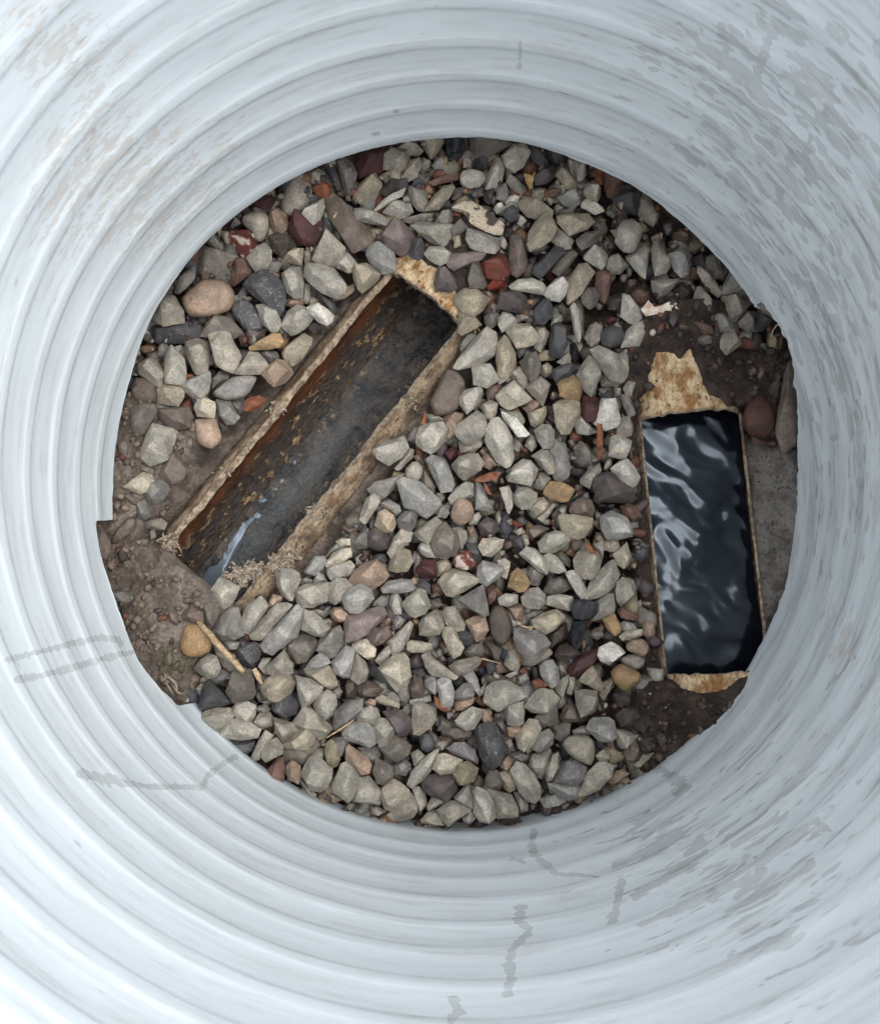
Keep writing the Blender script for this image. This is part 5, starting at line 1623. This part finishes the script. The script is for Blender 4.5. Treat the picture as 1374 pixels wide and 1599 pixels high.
# ------------------------------------------------------------------ soil crumbs
def build_crumbs():
    unit, tri = ico(1)
    Vs, Ts, Cs = [], [], []; base = 0
    ang = rng.uniform(0, 2 * math.pi, 9000); rr = 0.325 * np.sqrt(rng.uniform(size=9000))
    X, Y = rr * np.cos(ang), rr * np.sin(ang)
    px, py = proj(np.stack([X, Y, X * 0 - 0.012], -1))
    SLd, SRd = sdist(px, py, SOIL_L), sdist(px, py, SOIL_R)
    no = np.maximum.reduce([sdist(px, py, q) for q in (OPEN_L, BAND_L, OPEN_R, PATCH_R, PATCH_R2, PALE_R)])
    H = np.maximum(soil_height(X, Y, True), np.maximum(pipe_top(PL, X, Y), pipe_top(PR, X, Y)) + 0.004)
    for k in np.nonzero((np.maximum(SLd, SRd) > -8) & (no < -2))[0]:
        x, y, sl, sr = X[k], Y[k], SLd[k], SRd[k]
        sz = 0.0008 + 0.0040 * rng.random() ** 4
        z = H[k] + sz * 0.4
        V = unit * sz * rng.uniform(0.6, 1.3, 3) * (1 + 0.25 * rng.uniform(-1, 1, (len(unit), 1)))
        if sl > sr: c = np.array([0.115, 0.091, 0.073]) * rng.uniform(0.6, 1.4)
        else: c = np.array([0.034, 0.025, 0.021]) * rng.uniform(0.5, 1.8) if rng.random() < 0.95 else np.array([0.30, 0.27, 0.23]) * rng.uniform(0.6, 1.2)
        Vs.append(V + np.array([x, y, z])); Ts.append(tri + base); base += len(V)
        Cs.append(np.tile(np.append(c, 1), (len(V), 1)))
    me = mesh_from('soil_crumbs', np.concatenate(Vs), tris=np.concatenate(Ts))
    attr(me, 'col', np.concatenate(Cs), 'FLOAT_COLOR'); attr(me, 'off', np.zeros((base, 4)), 'FLOAT_COLOR')
    attr(me, 'vein', np.zeros(base)); attr(me, 'mottle', np.zeros(base))
    add_obj('soil_crumbs', me, M_STONE, kind='stuff', label='loose crumbs of soil around the pipes', category='soil')
build_crumbs()

# ------------------------------------------------------------------ odd pieces among the gravel
M_TWIG = mat_simple('twig', (0.20, 0.13, 0.075), (0.42, 0.32, 0.20), 260)
M_FIBRE = mat_simple('fibre', (0.17, 0.135, 0.10), (0.38, 0.32, 0.25), 300, 0.9)
M_BLACK = mat_simple('black_plastic', (0.004, 0.0045, 0.006), (0.010, 0.011, 0.014), 120, 0.45, 0.4, 0.25)
M_LEAF = mat_simple('dead_leaf', (0.075, 0.022, 0.012), (0.19, 0.075, 0.035), 180, 0.6)
M_LEAFY = mat_simple('dry_leaf', (0.26, 0.17, 0.06), (0.44, 0.33, 0.16), 180, 0.6)
M_GRASS = mat_simple('grass', (0.035, 0.055, 0.018), (0.10, 0.12, 0.05), 150, 0.6)
M_WHITE = mat_simple('splinter', (0.42, 0.27, 0.15), (0.70, 0.64, 0.56), 90, 0.8)
M_SHARD = mat_shard()

def tube_obj(name, pxs, zs, radii, mat, nseg=7, flat=1.0, wob=0.0, **props):
    pxs = np.array(pxs, float); t = np.linspace(0, 1, len(pxs)); tt = np.linspace(0, 1, 6 * len(pxs))
    z = np.interp(tt, np.linspace(0, 1, len(zs)), zs)
    # smooth path
    X = np.interp(tt, t, pxs[:, 0]); Y = np.interp(tt, t, pxs[:, 1])
    for _ in range(3):
        X[1:-1] = 0.25 * X[:-2] + 0.5 * X[1:-1] + 0.25 * X[2:]; Y[1:-1] = 0.25 * Y[:-2] + 0.5 * Y[1:-1] + 0.25 * Y[2:]
    P = np.array([unproj(a, b, c) for a, b, c in zip(X, Y, z)])
    P = P + wob * np.stack([vnoise(P * 160 + k * 9) for k in range(3)], -1)
    R = np.interp(tt, np.linspace(0, 1, len(radii)), radii)
    V, Q, T = sweep(P, R, nseg, flat=flat)
    o0 = np.array(P[0])
    me = mesh_from(name, np.array(V) - o0, Q, T)
    o = add_obj(name, me, mat, **props); o.location = o0
    return o

tube_obj('dry_twig', [(296, 952), (308, 968), (322, 986), (336, 1000), (352, 1018), (366, 1034), (381, 1048)], [0.004, 0.010, 0.012, 0.010], [0.0016, 0.0024, 0.0030, 0.0026, 0.0024], M_TWIG, wob=0.0008, label='straw coloured dry twig lying across stones near the lower wall', category='twig')
tube_obj('dry_twig', [(397, 1044), (403, 1056), (409, 1068)], [0.006, 0.004], [0.0020, 0.0026, 0.0012], M_TWIG, flat=0.5, label='short broken straw coloured stick beside a tan gravel stone', category='twig')
tube_obj('dry_twig', [(752, 1028), (766, 1032), (781, 1036)], [0.009, 0.008], [0.0005, 0.0006, 0.0004], M_TWIG, nseg=5, label='tiny pale straw lying on the central gravel', category='twig')
tube_obj('dry_twig', [(805, 968), (813, 976), (822, 980), (832, 979), (826, 984)], [0.010, 0.012], [0.0006, 0.0009, 0.0010, 0.0006], M_TWIG, nseg=5, label='small curled tan stem beside the dark oval stone', category='twig')
tube_obj('dry_twig', [(510, 1152), (530, 1140), (553, 1124)], [0.008, 0.009], [0.0006, 0.0010, 0.0005], M_TWIG, nseg=5, label='thin grey stick across stones in the lower gravel', category='twig')
tube_obj('plastic_thread', [(1204, 527), (1206, 516), (1212, 508), (1219, 505)], [0.004, 0.010], [0.0005, 0.0005, 0.0004], M_WHITE, nseg=5, label='fine white thread curling up by the right notch of the white pipe', category='thread')
for k, (pts, lab) in enumerate([([(258, 985), (259, 1015), (260, 1040), (266, 1055)], 'thin upright green grass blade at the lower notch of the white pipe'),
        ([(305, 1030), (290, 1036), (276, 1046), (262, 1048)], 'green grass blade lying below the ochre tan cobble'), ([(300, 1025), (282, 1030), (268, 1041)], 'short green grass blade tucked under the ochre tan cobble'),
        ([(284, 938), (270, 950), (262, 962), (254, 985)], 'faint green grass stem on the dry soil by the lower left wall'), ([(248, 1030), (253, 1048), (258, 1060)], 'pale grass stem beside the lower notch of the white pipe')]):
    tube_obj('grass_blade', pts, [-0.001, 0.010, 0.002], [0.0005, 0.0011, 0.0008, 0.0003], M_GRASS, nseg=5, flat=0.4, label=lab, category='grass', group='grass blades at the lower notch')
for k, (pts, lab, r) in enumerate([([(262, 1056), (270, 1062), (276, 1070), (277, 1078)], 'pale frayed root at the lower notch of the white pipe', 0.0016),
        ([(268, 1066), (278, 1082), (290, 1084)], 'thin pale root fibre just above the lower notch', 0.0008), ([(255, 1058), (262, 1070), (272, 1086)], 'fine root fibre below the pale frayed root', 0.0007)]):
    tube_obj('root', pts, [0.002, 0.006, 0.004], [r * 0.5, r, r * 0.4], M_FIBRE, nseg=5, label=lab, category='root', group='roots at the lower notch')

def slab_obj(name, pts_px, z, thick, mat, seed=1, tilt=(0, 0), arch=0.0, **props):
    """a chip with an outline, real thickness, uneven faces and an optional curl"""
    P = unproj(np.array([q[0] for q in pts_px], float), np.array([q[1] for q in pts_px], float), z)
    mid = P.mean(0)
    bm = bmesh.new()
    vs = [bm.verts.new(tuple(q - mid)) for q in P]
    f = bm.faces.new(vs)
    bmesh.ops.triangulate(bm, faces=[f])
    for _ in range(2): bmesh.ops.subdivide_edges(bm, edges=bm.edges[:], cuts=1, use_grid_fill=True)
    ext = max((q - mid)[:2] @ (q - mid)[:2] for q in P) ** 0.5
    u = (P[np.argmax(((P - mid) ** 2).sum(1))] - mid)[:2]; u /= np.linalg.norm(u); w = np.array([-u[1], u[0]])
    co = np.array([v.co for v in bm.verts]); nz = fbm(co * 180 + seed, 3, seed)
    for v, n_ in zip(bm.verts, nz):
        a = (v.co.x * w[0] + v.co.y * w[1]) / ext
        v.co.z += tilt[0] * v.co.x + tilt[1] * v.co.y - arch * a * a * ext + 0.0006 * n_
    bm.normal_update()
    if sum(q.normal.z for q in bm.faces) < 0: bmesh.ops.reverse_faces(bm, faces=bm.faces[:])
    ext_ = bmesh.ops.solidify(bm, geom=bm.faces[:], thickness=thick)
    bmesh.ops.recalc_face_normals(bm, faces=bm.faces[:])
    me = bpy.data.meshes.new(name); bm.to_mesh(me); bm.free()
    o = add_obj(name, me, mat, **props); o.location = mid
    return o

slab_obj('pipe_shard', [(705, 324), (720, 314), (736, 311), (752, 320), (771, 336), (789, 351), (784, 366), (773, 366), (758, 360), (742, 353), (734, 347), (724, 328)], 0.010, 0.005, M_SHARD, 3, arch=0.5, label='cream curved pipe shard stained with mud among the upper gravel', category='shard')
slab_obj('plastic_strip', [(896, 937), (912, 935), (934, 941), (932, 954), (921, 965), (908, 968), (896, 965), (892, 952)], 0.013, 0.004, M_BLACK, 5, tilt=(0.2, -0.3), label='crumpled black plastic strip between grey stones', category='plastic')
slab_obj('plastic_strip', [(896, 972), (912, 966), (921, 965), (914, 983), (906, 1005), (903, 1016), (896, 1010), (890, 997)], 0.008, 0.004, M_BLACK, 6, tilt=(-0.4, 0.1), label='narrow black plastic strip below the crumpled black one', category='plastic')
slab_obj('plastic_strip', [(698, 214), (712, 214), (722, 216), (726, 232), (716, 246), (700, 247), (698, 232)], -0.006, 0.003, M_BLACK, 7, tilt=(0.2, 0.3), label='dark blue-black plastic scrap under the upper edge of the white pipe', category='plastic')
slab_obj('wood_splinter', [(1002, 483), (1012, 468), (1016, 473), (1022, 479), (1032, 477), (1046, 471), (1060, 474), (1064, 482), (1052, 485), (1030, 488), (1010, 491)], 0.008, 0.006, M_WHITE, 8, tilt=(0.1, 0.3), arch=0.8, label='white splinter with an orange tip on the bare soil', category='splinter')
for pts, z, m, nm, lab in [
        ([(818, 267), (831, 273), (837, 262), (833, 282), (827, 297), (821, 286)], 0.006, M_LEAFY, 'dry_leaf', 'small yellow dry leaf under the upper right wall'),
        ([(738, 749), (753, 742), (767, 736), (782, 738), (775, 749), (760, 752), (747, 753)], 0.010, M_LEAF, 'dry_leaf', 'reddish brown dead leaf in the gravel by the rounded brown pebble'),
        ([(756, 752), (764, 764), (769, 773), (763, 772), (756, 764)], 0.010, M_LEAF, 'dry_leaf', 'narrow brown leaf scrap under the reddish brown dead leaf'),
        ([(912, 832), (916, 847), (927, 857), (936, 872), (925, 866), (914, 854)], 0.010, M_LEAF, 'dry_leaf', 'pointed dark red leaf near the flooded pipe'),
        ([(933, 660), (941, 662), (942, 684), (940, 712), (933, 720), (932, 690)], 0.009, M_LEAF, 'dry_leaf', 'long dark red leaf below the maroon pebble'),
        ([(678, 1087), (685, 1091), (690, 1103), (706, 1108), (694, 1113), (680, 1102)], 0.010, M_LEAF, 'dry_leaf', 'curled rusty leaf in the lower gravel'),
        ([(831, 1064), (842, 1060), (856, 1070), (850, 1075), (836, 1074)], 0.004, M_LEAF, 'dry_leaf', 'rusty leaf scrap wedged among pale stones right of centre'),
        ([(664, 640), (660, 655), (655, 662), (664, 664), (668, 652)], 0.002, M_LEAF, 'dry_leaf', 'brown leaf scrap by the edge of the open pipe')]:
    slab_obj(nm, pts, z, 0.0008, m, 11, tilt=(random.uniform(-.4, .4), random.uniform(-.4, .4)), arch=1.1, label=lab, category='leaf', group='dead leaves in the gravel')

# torn curls of plastic left on the cut edge of the riser
for k, (pts, z) in enumerate([([(1228, 600), (1235, 602), (1243, 604), (1247, 612), (1238, 611)], 0.006), ([(1176, 470), (1182, 474), (1186, 481), (1178, 479)], 0.008)]):
    slab_obj('plastic_burr', pts, z, 0.0012, M_PLASTIC, 20 + k, tilt=(random.uniform(-.5, .5), random.uniform(-.5, .5)), arch=1.0).parent = riser

# frayed fibre where the saw left the open pipe
def tuft(px, py, z, n, length, seed, parent):
    r = np.random.default_rng(seed); Vs, Qs, Ts = [], [], []; base = 0
    for k in range(n):
        p0 = unproj(px + 7 * r.normal(), py + 7 * r.normal(), z + r.uniform(-0.004, 0.001))
        d = np.array([r.normal(), r.normal(), r.uniform(0.1, 0.9)]); d /= np.linalg.norm(d)
        L = 0.75 * length * r.uniform(0.3, 1.2); pts = [p0]
        for q in range(4):
            d = d + 0.95 * r.normal(size=3); d /= np.linalg.norm(d); pts.append(pts[-1] + d * L / 4)
        w = r.uniform(0.0004, 0.0011)
        V, Q, T = sweep(pts, [w, w * 1.2, w, w * 0.7, w * 0.3], 5)
        Vs.append(np.array(V)); Qs.append(np.array(Q) + base); Ts.append(np.array(T) + base); base += len(V)
    me = mesh_from('frayed_fibre', local(parent, np.concatenate(Vs)), np.concatenate(Qs), np.concatenate(Ts))
    me.materials.append(M_FIBRE)
    o = bpy.data.objects.new('frayed_fibre', me); col.objects.link(o); o.parent = parent; o['kind'] = 'stuff'
for k, (x, y, n, L) in enumerate([(266, 850, 90, 0.012), (380, 900, 130, 0.013), (400, 890, 90, 0.012), (436, 886, 130, 0.013), (454, 868, 80, 0.011), (360, 908, 70, 0.011), (497, 798, 60, 0.010), (430, 642, 30, 0.009), (355, 732, 20, 0.007), (645, 628, 16, 0.007)]):
    tuft(x, y, -0.017, n, L, 300 + k, drain_l)
